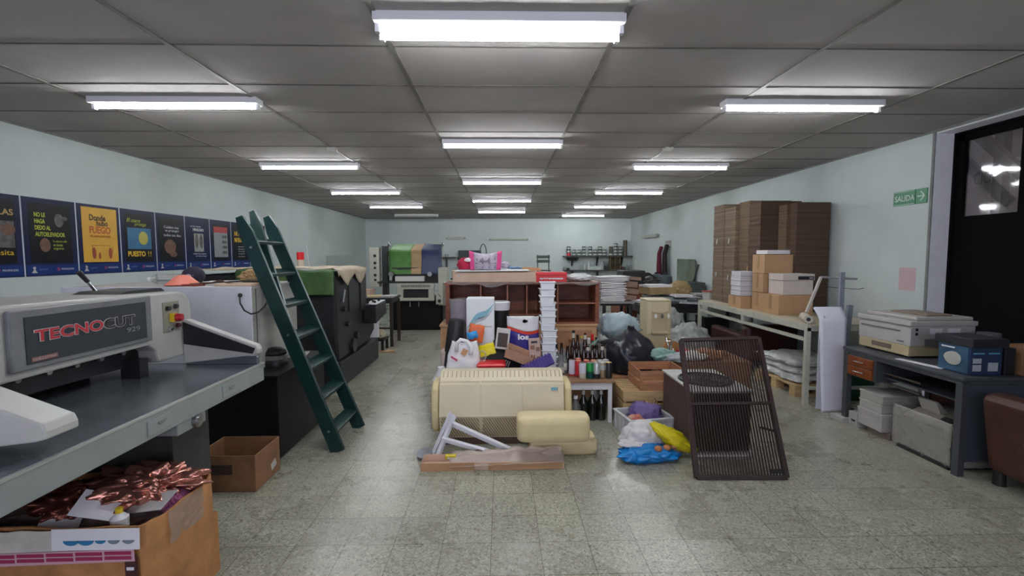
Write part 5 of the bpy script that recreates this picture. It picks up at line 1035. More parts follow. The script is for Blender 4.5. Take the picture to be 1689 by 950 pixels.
# ------------------------------------------------------------------ long work table on the right
tc_ = mat('table_cream_paint', (.48, .48, .40), .5, var=.15, scale=8)
T = thing('work_bench', 'long cream metal work table along the right wall', 'work table', (3.6, 6, 0)); WZ = .835
obj('table_top', B().box(3.14, 4.0, 4.70, 7.35, .815, WZ), mat('table_top_cream', (.5, .44, .32), .5, var=.15), T, bev=.003)
obj('frame', B().box(3.13, 3.17, 4.69, 7.36, .765, .83).box(3.96, 4.0, 4.69, 7.36, .765, .815).box(3.17, 3.96, 4.69, 4.73, .765, .815), tc_, T)
obj('lower_rail', B().box(3.135, 3.165, 4.75, 7.3, .655, .69), tc_, T); obj('rail_strut', B().box(3.135, 3.165, 5.98, 6.03, .69, .765), tc_, T)
parts('leg', [B().box(x, x+.045, y, y+.045, 0, .80) for x in (3.125, 3.95) for y in (4.69, 7.31)], tc_, T)
obj('foot_rail', B().box(3.17, 3.95, 4.70, 4.73, .15, .18), tc_, T)
# flattened cartons standing on the table
crr = mat_stripes('flat_cartons', (.16, .11, .065), (.085, .052, .03), 55, 2, .9); crr2 = mat_stripes('flat_cartons_edge', (.21, .155, .10), (.09, .06, .038), 38, 2, .9); crr3 = mat_stripes('flat_cartons_dark', (.10, .06, .035), (.05, .03, .018), 42, 2, .9)
def bundle(x0, x1, y0, y1, z0, z1, m_, label, seed, ties=()):
    t = thing('flat_carton_bundle', label, 'cardboard bundle', ((x0+x1)/2, (y0+y1)/2, z0), 'bundles of flattened cartons')
    def fn(s):
        b = B(); n = 44; rs = []
        for k in range(n+1):
            z = z0+(z1-z0)*k/n; j = .010*noise.noise(Vector((k*1.9, seed, 0))); j2 = .010*noise.noise(Vector((k*2.3, seed, 7)))
            rs.append([b.bm.verts.new(q) for q in ((x0+j, y0+j2, z), (x1, y0+j2*.7, z), (x1, y1, z), (x0+j, y1, z))])
        return b.skin(rs)
    obj('sheets', fn(0), m_, t)
    for yy, zz in ties: obj('tie_tag', B().cbox((x0-.012, yy, zz), (.006, .02, .07), (.15, 0, 0)), mat('tie_white', (.6, .6, .58), .6), t)
    return t
bundle(3.34, 3.95, 7.0, 7.34, WZ, 2.30, crr2, 'leftmost pale edged bundle of flattened cartons', 1, ((7.2, 1.75), (7.2, 1.25)))
bundle(3.34, 3.95, 6.66, 6.98, WZ, 2.235, crr2, 'second bundle of flattened cartons from the left', 2, ((6.82, 1.75), (6.82, 1.22)))
bundle(3.38, 3.95, 6.36, 6.64, WZ, 2.28, crr, 'third bundle of flattened cartons from the left', 3)
bundle(3.37, 3.90, 6.06, 6.34, WZ, 2.24, crr3, 'narrow dark bundle that rises highest among the flattened cartons', 4)
bundle(3.60, 4.0, 5.88, 6.05, WZ, 2.18, crr, 'wide bundle of flattened cartons behind the taped boxes', 5)
bundle(3.64, 4.06, 5.74, 5.87, WZ, 2.19, crr3, 'dark rightmost bundle of flattened cartons near the sign', 6)
k_ = [o for o in C.objects if o.name.startswith('flat_carton_bundle')]
for s_, q in (((-.004, 5.87, 1.6), 0), ((-.004, 5.87, 1.6), 1)): pass
# bigger visible face of the right bundles: a tie each
# taped boxes
tp = mat('box_kraft', (.47, .29, .155), .8, var=.07, scale=4); tpd = mat('box_kraft_tape', (.33, .2, .09), .4)
def tbox(x, y, z, dx, dy, dz_, label, m_=None, name='cardboard_box', tapes=True):
    t = thing(name, label, 'box', (x+dx/2, y+dy/2, z), 'boxes on the cream work table')
    obj('carton', B().box(x, x+dx, y, y+dy, z, z+dz_), m_ or tp, t, bev=.003)
    if tapes:
        obj('tape', B().box(x-.0015, x, y+dy*.42, y+dy*.58, z+dz_*.25, z+dz_+.001).box(x-.0015, x+dx, y+dy*.42, y+dy*.58, z+dz_, z+dz_+.0015), tpd, t)
    return t
tbox(3.26, 5.42, WZ, .41, .34, .235, 'nearest taped kraft box at bottom of the pile on the work table')
tbox(3.29, 5.80, WZ, .25, .27, .235, 'middle taped kraft box of the bottom row on the work table')
tbox(3.17, 6.12, WZ, .22, .34, .16, 'leftmost low kraft box carrying the white paper stack')
tbox(3.28, 5.80, WZ+.24, .30, .25, .235, 'kraft box in the second layer under the top kraft box')
tbox(3.28, 5.78, WZ+.48, .45, .28, .235, 'top kraft box of the pile carrying a white ream')
wbx = mat('box_whitish', (.62, .55, .50), .7, var=.08)
t = tbox(3.33, 5.46, WZ+.237, .36, .30, .17, 'white carton in the second layer of boxes, near end', wbx, tapes=False)
t = tbox(3.32, 5.45, WZ+.410, .38, .30, .075, 'flat white toner box with black label on top of white carton', wbx, tapes=False)
obj('black_label', B().box(3.50, 3.69, 5.447, 5.45, WZ+.418, WZ+.458), black, t); text('toner', (3.63, 5.445, WZ+.428), .05, .02, '-y', paper, t)
t = thing('paper_ream', 'white ream of paper on topmost kraft box', 'paper ream', (3.45, 5.9, WZ+.715)); obj('ream', B().cbox((3.47, 5.93, WZ+.745), (.31, .22, .05), (0, 0, .1)), paper, t, bev=.004)
pz = WZ+.163; st_ = mat_stripes('paper_stack_edges', (.72, .72, .76), (.5, .5, .54), 60, 2, .7, .3)
t = thing('paper_stack', 'tall white paper stack on leftmost low kraft box', 'paper stack', (3.28, 6.3, pz))
for k in range(5): obj('ream', B().cbox((3.28+.004*math.sin(k*2), 6.29, pz+.034+k*.066), (.20, .26, .062), (0, 0, .03*math.sin(k*3))), st_, t, bev=.003)
o = obj('kraft_box_small', B().box(3.36, 3.42, 6.34, 6.355, WZ, 1.40), card, bev=.002); o = tag(o, 'thin cardboard strip standing between boxes and carton bundles', 'cardboard')
# roll and hanging sheet
t = thing('paper_roll', 'short cream paper roll at near end of the work table', 'paper roll', (3.2, 4.9, WZ)); a = Vector((3.17, 4.74, WZ+.045)); c_ = Vector((3.30, 5.02, WZ+.045))
obj('roll', B().cyl(a, c_, .042, seg=20), mat('roll_cream', (.55, .5, .42), .6), t, smooth=True); obj('core', B().cyl(a+(a-c_)*.01, a, .02, seg=14), black, t)
t = thing('foam_sheet', 'long white sheet hanging over near end of the work table to floor', 'sheet', (3.2, 4.5, 0)); fs = mat('sheet_lilac_white', (.80, .80, .90), .6, var=.04)
xa_, xb_ = 3.10, 3.37
def sh(u, v):
    z = 1.04*v
    xl_ = xa_-.0+.07*(1-v)*.0; w_ = (xb_-xa_)*(.78+.22*v); x = xa_+.05*(1-v)+w_*u+.004*noise.noise(Vector((u*3, v*20, 1)))*(u in (0, 1))
    y = 4.46+.02*v+(.14*max(0, v-.88)/.12)**1.0*.6
    return (x, y, z-.05*(max(0, v-.9)/.1)**2*.3)
obj('sheet', B().grid(sh, 8, 40), fs, t, solid=.02, smooth='all')
for k in range(3): obj('sheet_layer', B().box(xa_+.045-.012*k, xa_+.06, 4.475+.012*k, 4.485+.012*k, .02, .95-.03*k), mat('sheet_edge', (.5, .5, .56), .7), t)
# stand made of white tube and grey posts
t = thing('metal_stand', 'tubular stand with white slanted arm beside the hanging sheet', 'stand', (3.2, 4.75, 0)); 
obj('slanted_arm', B().beam(at(1330, 515, 4.7), at(1354, 457, 4.7), .022, .022), mat('arm_white', (.5, .46, .42), .5), t)
obj('cross_bar', B().cyl(at(1354, 457, 4.7), at(1413, 460, 4.75), .011), mat('bar_grey', (.3, .3, .32), .5), t); obj('wire', B().tube([at(1358, 473, 4.7), at(1385, 475, 4.7), at(1416, 477, 4.75), at(1425, 475, 4.75)], .003, 6), blackm, t)
gp = mat('post_slate', (.24, .27, .31), .5, var=.2)
obj('post', B().beam((3.42, 4.62, 0), at(1389, 449, 4.65), .045, .03, up=(0, 1, 0)), gp, t); obj('post', B().beam((3.47, 4.66, 0), at(1402, 503, 4.68), .05, .03, up=(0, 1, 0)), gp, t)
obj('foot_bar', B().cyl((3.2, 4.5, .012), (3.5, 4.5, .012), .01), blackm, t)
# under the work table
T = thing('pallet', 'wooden pallet under the near end of work table', 'pallet', (3.5, 5.4, 0))
for k in range(5): obj('deck_board', B().box(3.19+k*.15, 3.30+k*.15, 4.95, 5.75, .105, .125), wood_y, T, bev=.002)
for yy in (4.95, 5.3, 5.65):
    for xx_ in (3.19, 3.45, 3.75): obj('block', B().box(xx_, xx_+.1, yy, yy+.1, .02, .085), wood_y, T, bev=.002)
    obj('stringer', B().box(3.19, 3.9, yy, yy+.1, .085, .105), wood_y, T); obj('bottom_board', B().box(3.19, 3.9, yy, yy+.1, 0, .02), wood_y, T)
pb = mat('bagged_goods', (.7, .71, .7), .35, var=.3, scale=10, bump=.4, bscale=20)
for k in range(3):
    o = obj('plastic_sack', B().blob((3.50+.02*math.sin(k*2), 5.38, .168+k*.085), (.58, .68, .11), .14, 50+k, 3.5, fold=.22, boxy=.8), pb, smooth='all'); tag(o, ('bottom', 'middle', 'top')[k]+' sack of the wrapped white sacks on the pallet', 'sack', 'wrapped sacks on the pallet')
o = obj('green_crate', B().box(3.62, 3.95, 4.80, 4.93, 0, .33), mat('crate_dark_green', (.01, .06, .03), .5), bev=.01); tag(o, 'dark green crate before the pallet under the table', 'crate')
T = thing('armchair', 'dark maroon armchair under the cream work table', 'armchair', (3.5, 6.6, 0)); mr = mat('maroon_leather', (.045, .012, .012), .4, var=.3)
obj('seat', B().box(3.2, 3.9, 6.3, 7.0, .12, .36), mr, T, bev=.05); obj('backrest', B().box(3.2, 3.9, 6.0, 6.2, .12, .62), mr, T, bev=.05); obj('armrest', B().box(3.17, 3.3, 6.1, 7.0, .12, .5), mr, T, bev=.04); obj('armrest', B().box(3.8, 3.93, 6.1, 7.0, .12, .5), mr, T, bev=.04)
parts('leg', [B().cyl((x, y, 0), (x, y, .12), .02) for x in (3.25, 3.85) for y in (6.1, 6.9)], black, T)
o = obj('white_box', B().box(3.3, 3.6, 7.4, 7.7, .55, .80), mat('box_pale_green', (.5, .58, .5), .5), bev=.004); tag(o, 'pale green white box under far end of work table', 'box')
o = obj('box_stand', B().box(3.25, 3.65, 7.38, 7.75, 0, .55), blackm, bev=.006); tag(o, 'dark stand holding the pale box by the work table', 'stand')
cpb = mat('bag_clear_grey', (.33, .35, .33), .3, var=.3, bump=.4, bscale=18)
for i, (x, y, z, d) in enumerate(((2.70, 6.75, .25, (.7, .6, .62)), (2.65, 7.5, .42, (.6, .6, .8)), (2.35, 5.95, .12, (.55, .45, .3)))):
    o = obj('plastic_bag', B().blob((x, y, d[2]*.37), d, .15, 60+i, 2.5, fold=.3, sub=5), cpb, smooth='all'); tag(o, ('full clear grey plastic bag on floor left of work table', 'tall clear grey plastic bag beside the far table leg', 'low grey plastic bag nearest the metal grille')[i], 'bag', 'clear grey plastic bags')

# ------------------------------------------------------------------ grey desk
DZ = .70; dg = mat('desk_grey', (.055, .06, .068), .45, var=.12); orw = mat('drawer_orange_wood', (.2, .05, .012), .35, var=.3, scale=6, stretch=(1, 5, 2))
T = thing('desk', 'grey metal desk with wood fronted drawers by the black door', 'desk', (3.6, 3.6, 0))
obj('desk_top', B().box(3.17, 4.0, 3.10, 4.24, .675, DZ), dg, T, bev=.004)
obj('top_frame', B().box(3.18, 3.99, 3.12, 4.22, .645, .675), dg, T)
parts('leg', [B().box(3.17, 3.215, 3.10, 3.15, 0, .66), B().box(3.17, 3.215, 4.17, 4.22, 0, .66), B().box(3.95, 3.99, 3.10, 3.15, 0, .66), B().box(3.95, 3.99, 4.17, 4.22, 0, .66)], dg, T)
obj('end_panel', B().box(3.22, 3.95, 3.11, 3.13, .1, .645), mat('desk_panel_blue_grey', (.05, .06, .075), .5), T)
obj('rear_panel', B().box(3.96, 3.98, 3.15, 4.17, .15, .645), mat('panel_dark_red', (.06, .015, .012), .5), T)
obj('drawer_case', B().box(3.18, 3.7, 3.86, 4.19, .455, .65), dg, T, bev=.003)
for z0 in (.465, .555):
    d_ = obj('drawer', B().box(3.165, 3.185, 3.885, 4.165, z0, z0+.083), orw, T, bev=.003)
    obj('handle', B().tube([(3.163, 3.97, z0+.045), (3.145, 3.98, z0+.045), (3.145, 4.07, z0+.045), (3.163, 4.08, z0+.045)], .005, 8), chrome, d_, smooth='all')
obj('inner_shelf', B().box(3.25, 3.9, 3.16, 3.85, .50, .51), dg, T)
obj('keyboard_rail', B().box(3.24, 3.26, 3.5, 3.86, .54, .555).box(3.24, 3.26, 3.5, 3.86, .455, .47), steel, T)
# copier
cpw = mat('copier_white', (.45, .44, .42), .5, var=.06); cpc = mat('copier_cream', (.48, .40, .24), .5)
T = thing('photocopier', 'old off white photocopier on the grey desk', 'photocopier', (3.6, 4.0, DZ))
xa_, xb_, ya_, yb_ = 3.32, 3.86, 3.70, 4.24
obj('lower_tray_section', B().box(xa_, xb_-.02, ya_+.01, yb_, DZ+.015, DZ+.10), cpc, T, bev=.005)
obj('body', B().prism([(xa_, DZ+.10), (xa_, DZ+.24), (xa_+.02, DZ+.265), (xb_, DZ+.265), (xb_, DZ+.10)], ya_, yb_+.01, 'y'), cpw, T, bev=.006)
obj('scanner_section', B().box(xa_-.01, xb_+.01, ya_-.01, yb_+.02, DZ+.265, DZ+.305), cpw, T, bev=.006)
obj('document_lid', B().box(xa_+.06, xb_, ya_+.02, yb_+.01, DZ+.305, DZ+.335), mat('copier_lid', (.42, .40, .37), .5), T, bev=.01); obj('document_feeder', B().box(xa_+.2, xb_-.12, ya_+.08, yb_-.1, DZ+.335, DZ+.35), mat('feeder_brown', (.22, .17, .13), .5), T, bev=.005)
obj('front_groove', B().box(xa_-.003, xa_, ya_+.1, yb_-.02, DZ+.205, DZ+.22), mat('groove_grey', (.16, .16, .16), .5), T); obj('tray_handle', B().box(xa_-.004, xa_, ya_+.18, yb_-.15, DZ+.045, DZ+.085), mat('handle_taupe', (.16, .13, .1), .5), T, bev=.003)
obj('worn_print', B().box(xa_-.002, xa_, ya_+.06, ya_+.13, DZ+.125, DZ+.135), mat('copier_print', (.12, .12, .13), .5), T)
for i in range(2): obj('side_label', B().box(xa_+.16+i*.15, xa_+.26+i*.15, ya_-.003, ya_, DZ+.2, DZ+.245), paper, T)
obj('side_grip', B().box(xa_+.12, xa_+.30, ya_-.004, ya_, DZ+.10, DZ+.16), mat('groove_grey', (0, 0, 0)), T); parts('side_socket', [B().box(xa_+.04, xa_+.06, ya_-.003, ya_, z, z+.022) for z in (DZ+.19, DZ+.225)], black, T)
parts('foot', [B().cyl((x, y, DZ), (x, y, DZ+.016), .025) for x in (xa_+.05, xb_-.07) for y in (ya_+.06, yb_-.05)], black, T)
o = obj('paper_strip', B().cbox((3.24, 3.52, DZ+.004), (.05, .34, .005), (0, 0, .15)), paper); tag(o, 'thin white paper strip on desk edge before the photocopier', 'paper')
# boxed device
T = thing('product_box', 'blue and black product box with dark lid on grey desk', 'box', (3.4, 3.25, DZ)); bb = mat('box_blue_black', (.02, .035, .09), .4)
obj('carton', B().box(3.27, 3.50, 3.16, 3.40, DZ, DZ+.20), bb, T, bev=.003)
obj('side_picture', B().box(3.266, 3.27, 3.17, 3.39, DZ+.01, DZ+.195), mat('picture_blue', (.04, .10, .17), .4, var=.4, scale=7), T)
b = B().blob((3.262, 3.28, DZ+.10), (.006, .13, .10), .1, 3, 2, flat=False, sub=3); obj('pictured_device', b, mat('device_pale', (.42, .42, .38), .5), T, smooth='all')
obj('printed_panel', B().box(3.263, 3.266, 3.27, 3.37, DZ+.172, DZ+.182), paper, T)
for i, (a, c_, z0, z1) in enumerate(((3.29, 3.35, .03, .075), (3.40, 3.47, .03, .09), (3.29, 3.35, .085, .12))): obj('printed_panel', B().box(a, c_, 3.157, 3.16, DZ+z0, DZ+z1), mat('print_light', (.4, .43, .48), .5), T)
for i, x in enumerate((3.29, 3.40)): obj('printed_panel', B().box(x, x+.08, 3.157, 3.16, DZ+.15, DZ+.16), mat('print_cyan', (.1, .3, .45), .5), T)
obj('dark_lid', B().box(3.255, 3.515, 3.13, 3.42, DZ+.20, DZ+.26), blackd, T, bev=.005)
o = obj('cardboard_box', B().box(3.62, 3.98, 3.14, 3.40, DZ, DZ+.18), card_d, bev=.004); tag(o, 'brown cardboard box on desk right of the product box', 'box')
o = obj('black_device', B().box(3.52, 3.60, 3.16, 3.36, DZ, DZ+.19), black, bev=.006); tag(o, 'black upright device between product box and brown box', 'device')
o = obj('white_cable', B().tube([(3.66, 3.16, DZ+.19), (3.7, 3.2, DZ+.2), (3.78, 3.18, DZ+.187), (3.86, 3.2, DZ+.187)], .005), paper, smooth='all'); tag(o, 'white cable lying on the brown box on desk', 'cable')
o = obj('grey_canister', B().cyl((3.78, 3.52, DZ), (3.78, 3.52, DZ+.24), .07), mat('canister_grey', (.1, .1, .11), .5), smooth=True); tag(o, 'dark grey canister on desk behind the product box', 'canister')
# under the desk
for i, (x, y, dx, dy, z, dz_, c_, lb) in enumerate(((3.22, 3.73, .32, .25, .0, .06, (.2, .15, .12), 'brown grey box lowest in the stack under the desk'), (3.17, 3.76, .36, .26, .06, .15, (.42, .40, .38), 'large whitish box in the stack under the desk'), (3.18, 3.78, .34, .24, .212, .075, (.4, .39, .36), 'flat beige box in the stack under the desk'), (3.18, 3.77, .35, .25, .289, .075, (.36, .35, .32), 'top beige box of the stack under the desk'))):
    t = thing('storage_box', lb, 'box', (x, y, z), 'boxes stacked under the desk'); obj('box_body', B().box(x, x+dx, y, y+dy, z, z+dz_*.75), mat('ubox%d' % i, c_, .7, var=.1), t, bev=.003); obj('lid', B().box(x-.004, x+dx+.004, y-.004, y+dy+.004, z+dz_*.75, z+dz_), mat('ubox%d' % i, c_), t, bev=.003)
o = thing('small_device', 'small white box with black slots on floor beside the box stack', 'box', (3.2, 4.06, 0)); obj('box_body', B().box(3.17, 3.3, 4.03, 4.13, 0, .13), mat('ubox1', (0, 0, 0)), o, bev=.003); obj('slot', B().box(3.166, 3.17, 4.05, 4.09, .05, .065), black, o)
o = obj('white_tray', B().box(3.12, 3.24, 4.14, 4.30, 0, .05), mat('ubox1', (0, 0, 0)), bev=.004); tag(o, 'flat white tray on floor at far leg of the desk', 'tray')
T = thing('printer', 'old printer wrapped in clear plastic under the desk', 'printer', (3.5, 3.5, 0)); ppl = mat('printer_taupe', (.22, .2, .17), .5, var=.15)
obj('body', B().prism([(3.22, .03), (3.22, .27), (3.34, .33), (3.72, .36), (3.72, .03)], 3.22, 3.62, 'y'), ppl, T, bev=.01); obj('paper_tray', B().prism([(3.34, .32), (3.30, .42), (3.315, .425), (3.40, .335)], 3.42, 3.58, 'y'), mat('printer_light', (.42, .4, .36), .5), T); obj('output_slot', B().box(3.214, 3.23, 3.27, 3.40, .255, .275), black, T)
obj('top_slot', B().cbox((3.30, 3.30, .325), (.04, .12, .01), (0, -.45, 0)), black, T); obj('base_board', B().box(3.2, 3.74, 3.2, 3.64, 0, .03), blackm, T)
b = B(); b.grid(lambda u, v: (3.205-.02*abs(noise.noise(Vector((u*6, v*6, 1)))), 3.19+u*.5, .02+v*.32), 20, 14); obj('plastic_wrap', b, mat('wrap_dusty', (.5, .48, .42), .3, alpha=.4, bump=.6, bscale=14), T, solid=.001, smooth='all')
b = B(); b.grid(lambda u, v: (3.21+v*.5, 3.185-.02*abs(noise.noise(Vector((u*6, v*6, 1)))), .02+u*.32), 20, 14); obj('plastic_wrap', b, mat('wrap_dusty', (0, 0, 0)), T, solid=.001, smooth='all')
# brown chair at the right edge
lea = mat('leather_brown', (.06, .02, .011), .45, var=.3, scale=6, bump=.15)
T = thing('armchair', 'brown leather armchair at the right edge of the picture', 'armchair', (3.6, 2.8, 0))
def pad(x0, x1, y0, y1, z0, z1, lean=0): 
    mx = Matrix.Translation(((x0+x1)/2, (y0+y1)/2, z0)) @ Matrix.Rotation(lean, 4, 'Y'); return B().box(-(x1-x0)/2, (x1-x0)/2, -(y1-y0)/2, (y1-y0)/2, 0, z1-z0, mx)
obj('backrest', pad(3.27, 3.42, 2.62, 3.02, .1, .64, -.15), lea, T, bev=.06, bs=4); obj('seat', B().box(3.4, 3.95, 2.62, 3.02, .18, .36), lea, T, bev=.05, bs=4); parts('armrest', [B().box(3.42, 3.95, 3.0, 3.07, .1, .5), B().box(3.42, 3.95, 2.55, 2.64, .1, .5)], lea, T, bev=.03)
parts('foot', [B().cyl((x, y, 0), (x, y, .12), .035, .03) for x in (3.34, 3.85) for y in (2.66, 2.98)], black, T, smooth=True)

# ------------------------------------------------------------------ back right corner
T = thing('side_table', 'dark table with pale edge carrying piles of printed sheets', 'table', (1.9, 8, 0))
obj('table_top', B().box(1.2, 2.22, 7.75, 8.5, .74, .77), mat('edge_pale', (.3, .3, .3), .4, .4), T); obj('panel', B().box(1.25, 2.17, 7.8, 8.45, .70, .74), blackm, T); parts('leg', [B().box(x, x+.05, y, y+.05, 0, .72) for x in (1.22, 1.7, 2.15) for y in (7.78, 8.4)], blackm, T)
for i, (x, z, h, dx) in enumerate(((1.88, .772, .1, .4), (1.90, .875, .11, .42), (1.86, .99, .12, .46), (1.9, 1.115, .07, .5))):
    b = B()
    for k in range(6): b.cbox((x+.02*math.sin(i*3+k*2.1), 8.1, z+h*(k+.5)/6), (dx, .5, h/6*.85), (.0, .03*math.sin(k*3+i), .06*math.sin(k+i)))
    o = obj('paper_stack', b, [mat('paper_stack_white', (.68, .66, .68), .7, var=.1), mat('paper_stack_brown', (.3, .2, .15), .7, var=.2)][0]); tag(o, ('lowest', 'second', 'third', 'topmost')[i]+' pile of white printed sheets on table right of the hutch', 'paper stack', 'piles of printed sheets')
    o = obj('paper_stack', B().cbox((x+.28+.02*i, 8.15, z+h/2), (.24, .4, h*.8), (0, .1, .2)), mat('paper_stack_brown', (0, 0, 0))); tag(o, ('lowest', 'second', 'third', 'topmost')[i]+' brownish pile at right side of the printed sheets', 'paper stack', 'piles of brownish sheets')
o = obj('paper_ream', B().cbox((1.55, 8.1, .85), (.3, .4, .14)), mat('paper_stack_brown', (0, 0, 0))); tag(o, 'brown grey pile of sheets just behind right edge of hutch', 'paper stack')
T = thing('wooden_desk', 'dark reddish desk behind the water dispenser', 'desk', (2.9, 9.4, 0))
obj('desk_top', B().box(2.35, 3.1, 9.0, 10.2, .93, .97), wood_d, T, bev=.004); obj('cabinet_side', B().box(2.38, 2.75, 9.02, 10.1, 0, .93), wood_d, T, bev=.004); obj('cabinet_front', B().box(2.78, 3.08, 9.02, 10.1, 0, .93), bk, T)
o = obj('black_machine', B().box(2.4, 2.85, 9.2, 9.7, .97, 1.24), black, bev=.02); tag(o, 'black machine on the reddish desk near back wall', 'machine')
b = B()
for k in range(7): b.tube([(2.88+.13*math.cos(a)+.01*k, 9.2, 1.08+.12*math.sin(a)*(1-.08*k)) for a in [j*PI/8 for j in range(9)]], .006, 5)
o = obj('wire_basket', b, blackm); tag(o, 'wire basket of coiled rings on reddish desk', 'basket')
o = obj('tool_heap', B().blob((2.95, 9.3, 1.03), (.36, .3, .13), .3, 70, 4, fold=.5), mat('tools_dark', (.06, .06, .055), .5, var=.5, scale=20)); tag(o, 'dark heap of tools at right of reddish desk', 'tools')
T = thing('paper_table', 'dark table buried under grey papers beyond the work table', 'table', (3.2, 8.3, 0))
obj('table_top', B().box(2.35, 3.95, 7.9, 8.9, .66, .69), blackm, T); obj('panel', B().box(2.4, 3.9, 7.95, 8.85, .55, .66), blackm, T); parts('leg', [B().box(x, x+.05, y, y+.05, 0, .65) for x in (2.38, 3.87) for y in (7.93, 8.8)], blackm, T); obj('inner_shelf', B().box(2.45, 3.85, 8.0, 8.8, .28, .30), blackm, T)
rnd = random.Random(11)
for i in range(14):
    x = 2.55+(i*.37 % 1.3); y = 8.0+rnd.random()*.7; lv_ = i//4
    o = obj('paper_pile', B().cbox((x, y, .72+lv_*.045), (.3+.1*rnd.random(), .3, .035), (.05*rnd.random(), .12*(rnd.random()-.5), rnd.random()*1.5)), [paper, paper_g, mat('paper_bluish', (.4, .44, .45), .7, var=.2)][i % 3])
    tag(o, 'grey loose paper pile on dark table beyond the work table', 'paper', 'loose paper piles on the dark table')
o = obj('carton', B().cbox((2.75, 8.2, .93), (.5, .4, .12), (0, 0, .2)), mat('carton_mustard', (.35, .25, .12), .8, var=.2)); tag(o, 'mustard carton with papers on top behind the dispenser', 'carton')
o = obj('paper_ream', B().cbox((2.72, 8.2, 1.01), (.45, .35, .04), (0, 0, .2)), paper); tag(o, 'white papers lying on the mustard carton', 'paper')
o = obj('crumpled_carton', B().blob((3.15, 8.2, .96), (.4, .3, .26), .25, 71, 2, fold=.3), mat('carton_mustard', (0, 0, 0))); tag(o, 'crumpled brown carton beside the mustard carton', 'carton')
T = thing('bucket', 'small red rimmed bucket at far corner of the work table', 'bucket', (3.3, 7.9, .9)); obj('body', B().cyl((3.45, 7.75, .80), (3.45, 7.75, .93), .08, .09), paper_g, T, smooth=True); obj('rim', B().cyl((3.45, 7.75, .93), (3.45, 7.75, .95), .092), mat('rim_red', (.4, .08, .06), .5), T, smooth=True)
o = obj('paper_bundle', B().cbox((2.75, 8.3, .39), (.5, .5, .17)), mat('paper_lilac_grey', (.42, .42, .46), .7, var=.2)); tag(o, 'pale stacked papers on shelf under the dark table', 'paper')
for i, (px, Y) in enumerate(((1083, 9.95), (1097, 9.5))):
    p = at(px, 470, Y); t = thing('plastic_canister', ('left', 'right')[i]+' of two slate grey round canisters near the back right', 'canister', (p.x, Y, 1.0), 'slate canisters'); obj('body', B().lathe([(.0, 0), (.13, 0), (.15, .1), (.13, .33), (.05, .37)], (p.x, Y, .78)), mat('canister_slate', (.06, .08, .09), .5), t, smooth=True); obj('cap', B().cyl((p.x, Y, 1.15), (p.x, Y, 1.18), .045), black, t)
o = obj('grey_box', B().box(3.72, 4.05, 9.2, 9.9, .78, 1.0), mat('box_slate', (.07, .09, .085), .5), bev=.01); tag(o, 'dark slate box right of the canisters', 'box')
T = thing('storage_bench', 'dark bench carrying slate canisters and box by right wall', 'bench', (3.6, 9.8, 0)); obj('bench_top', B().box(3.15, 4.1, 9.1, 10.3, .74, .78), blackm, T); parts('leg', [B().box(x, x+.06, y, y+.06, 0, .74) for x in (3.17, 4.03) for y in (9.12, 10.2)], blackm, T)
# jacket, glass pane, rod
T = thing('jacket', 'dark maroon and black jacket hanging on the right wall', 'jacket', (4.05, 11.6, .75)); p = atx(1100, 405, XR)
jb = B()
def jk(cx, w0, w1, z0, z1, yy):
    b = B(); b.grid(lambda u, v: (XR-.06-.05*min(1, v*5)-.025*math.sin(u*9+v*2)*v, cx+(u-.5)*(w0+(w1-w0)*v)+.02*noise.noise(Vector((v*4, u, yy))), z1-(z1-z0)*v), 14, 20); return b
obj('black_part', jk(p.y-.18, .14, .42, .70, 1.80, 1), mat('cloth_black_maroon', (.018, .008, .012), .9), T, solid=.05, smooth='all'); obj('maroon_part', jk(p.y+.22, .12, .36, .95, 1.76, 2), mat('cloth_maroon', (.11, .006, .02), .9), T, solid=.05, smooth='all')
o = obj('coat_hook', B().box(XR-.04, XR, p.y-.28, p.y+.0, 1.76, 1.90), mat('hook_plate', (.3, .3, .28), .5), bev=.004); tag(o, 'pale coat hook plate above the jacket', 'hook')
o = obj('acrylic_sheet', B().cbox((4.06, 10.25, 1.08), (.012, 1.0, .75), (0, 0, 0)), mat('sheet_greenish', (.3, .37, .3), .4, col2=(.1, .12, .06), scale=1.6, alpha=.85), bev=.001); tag(o, 'dirty greenish acrylic sheet leaning on the right wall', 'sheet')
o = obj('thin_rod', B().cyl((3.95, 9.68, .78), (4.08, 9.62, 1.35), .018), blackm); tag(o, 'thin dark rod leaning beside the greenish acrylic sheet', 'rod')
# chair and bench by the back wall
T = thing('back_bench', 'low bench by the back wall carrying the green chair', 'bench', (.9, 12.9, 0)); obj('bench_top', B().box(.3, 2.4, 12.6, 13.3, .70, .74), blackm, T); parts('leg', [B().box(x, x+.06, y, y+.06, 0, .70) for x in (.32, 2.3) for y in (12.62, 13.2)], blackm, T)
ch = mat('chair_green_grey', (.06, .08, .06), .5); xa_, xb_ = at(885, 430, 12.9).x, at(907, 430, 12.9).x
T = thing('folding_chair', 'small green slatted chair standing up behind the red shoe box', 'chair', ((xa_+xb_)/2, 12.9, .74))
for z in (1.50, 1.38): obj('back_slat', B().box(xa_, xb_, 12.88, 12.91, z-.035, z+.045), ch, T, bev=.01)
for x in (xa_+.03, xb_-.03): obj('leg', B().box(x-.015, x+.015, 12.9, 12.93, .74, 1.56), ch, T); obj('leg', B().beam((x, 12.6, .74), (x, 12.9, 1.2), .03, .02), ch, T)
obj('seat', B().box(xa_, xb_, 12.62, 12.92, 1.12, 1.15), ch, T, bev=.005)
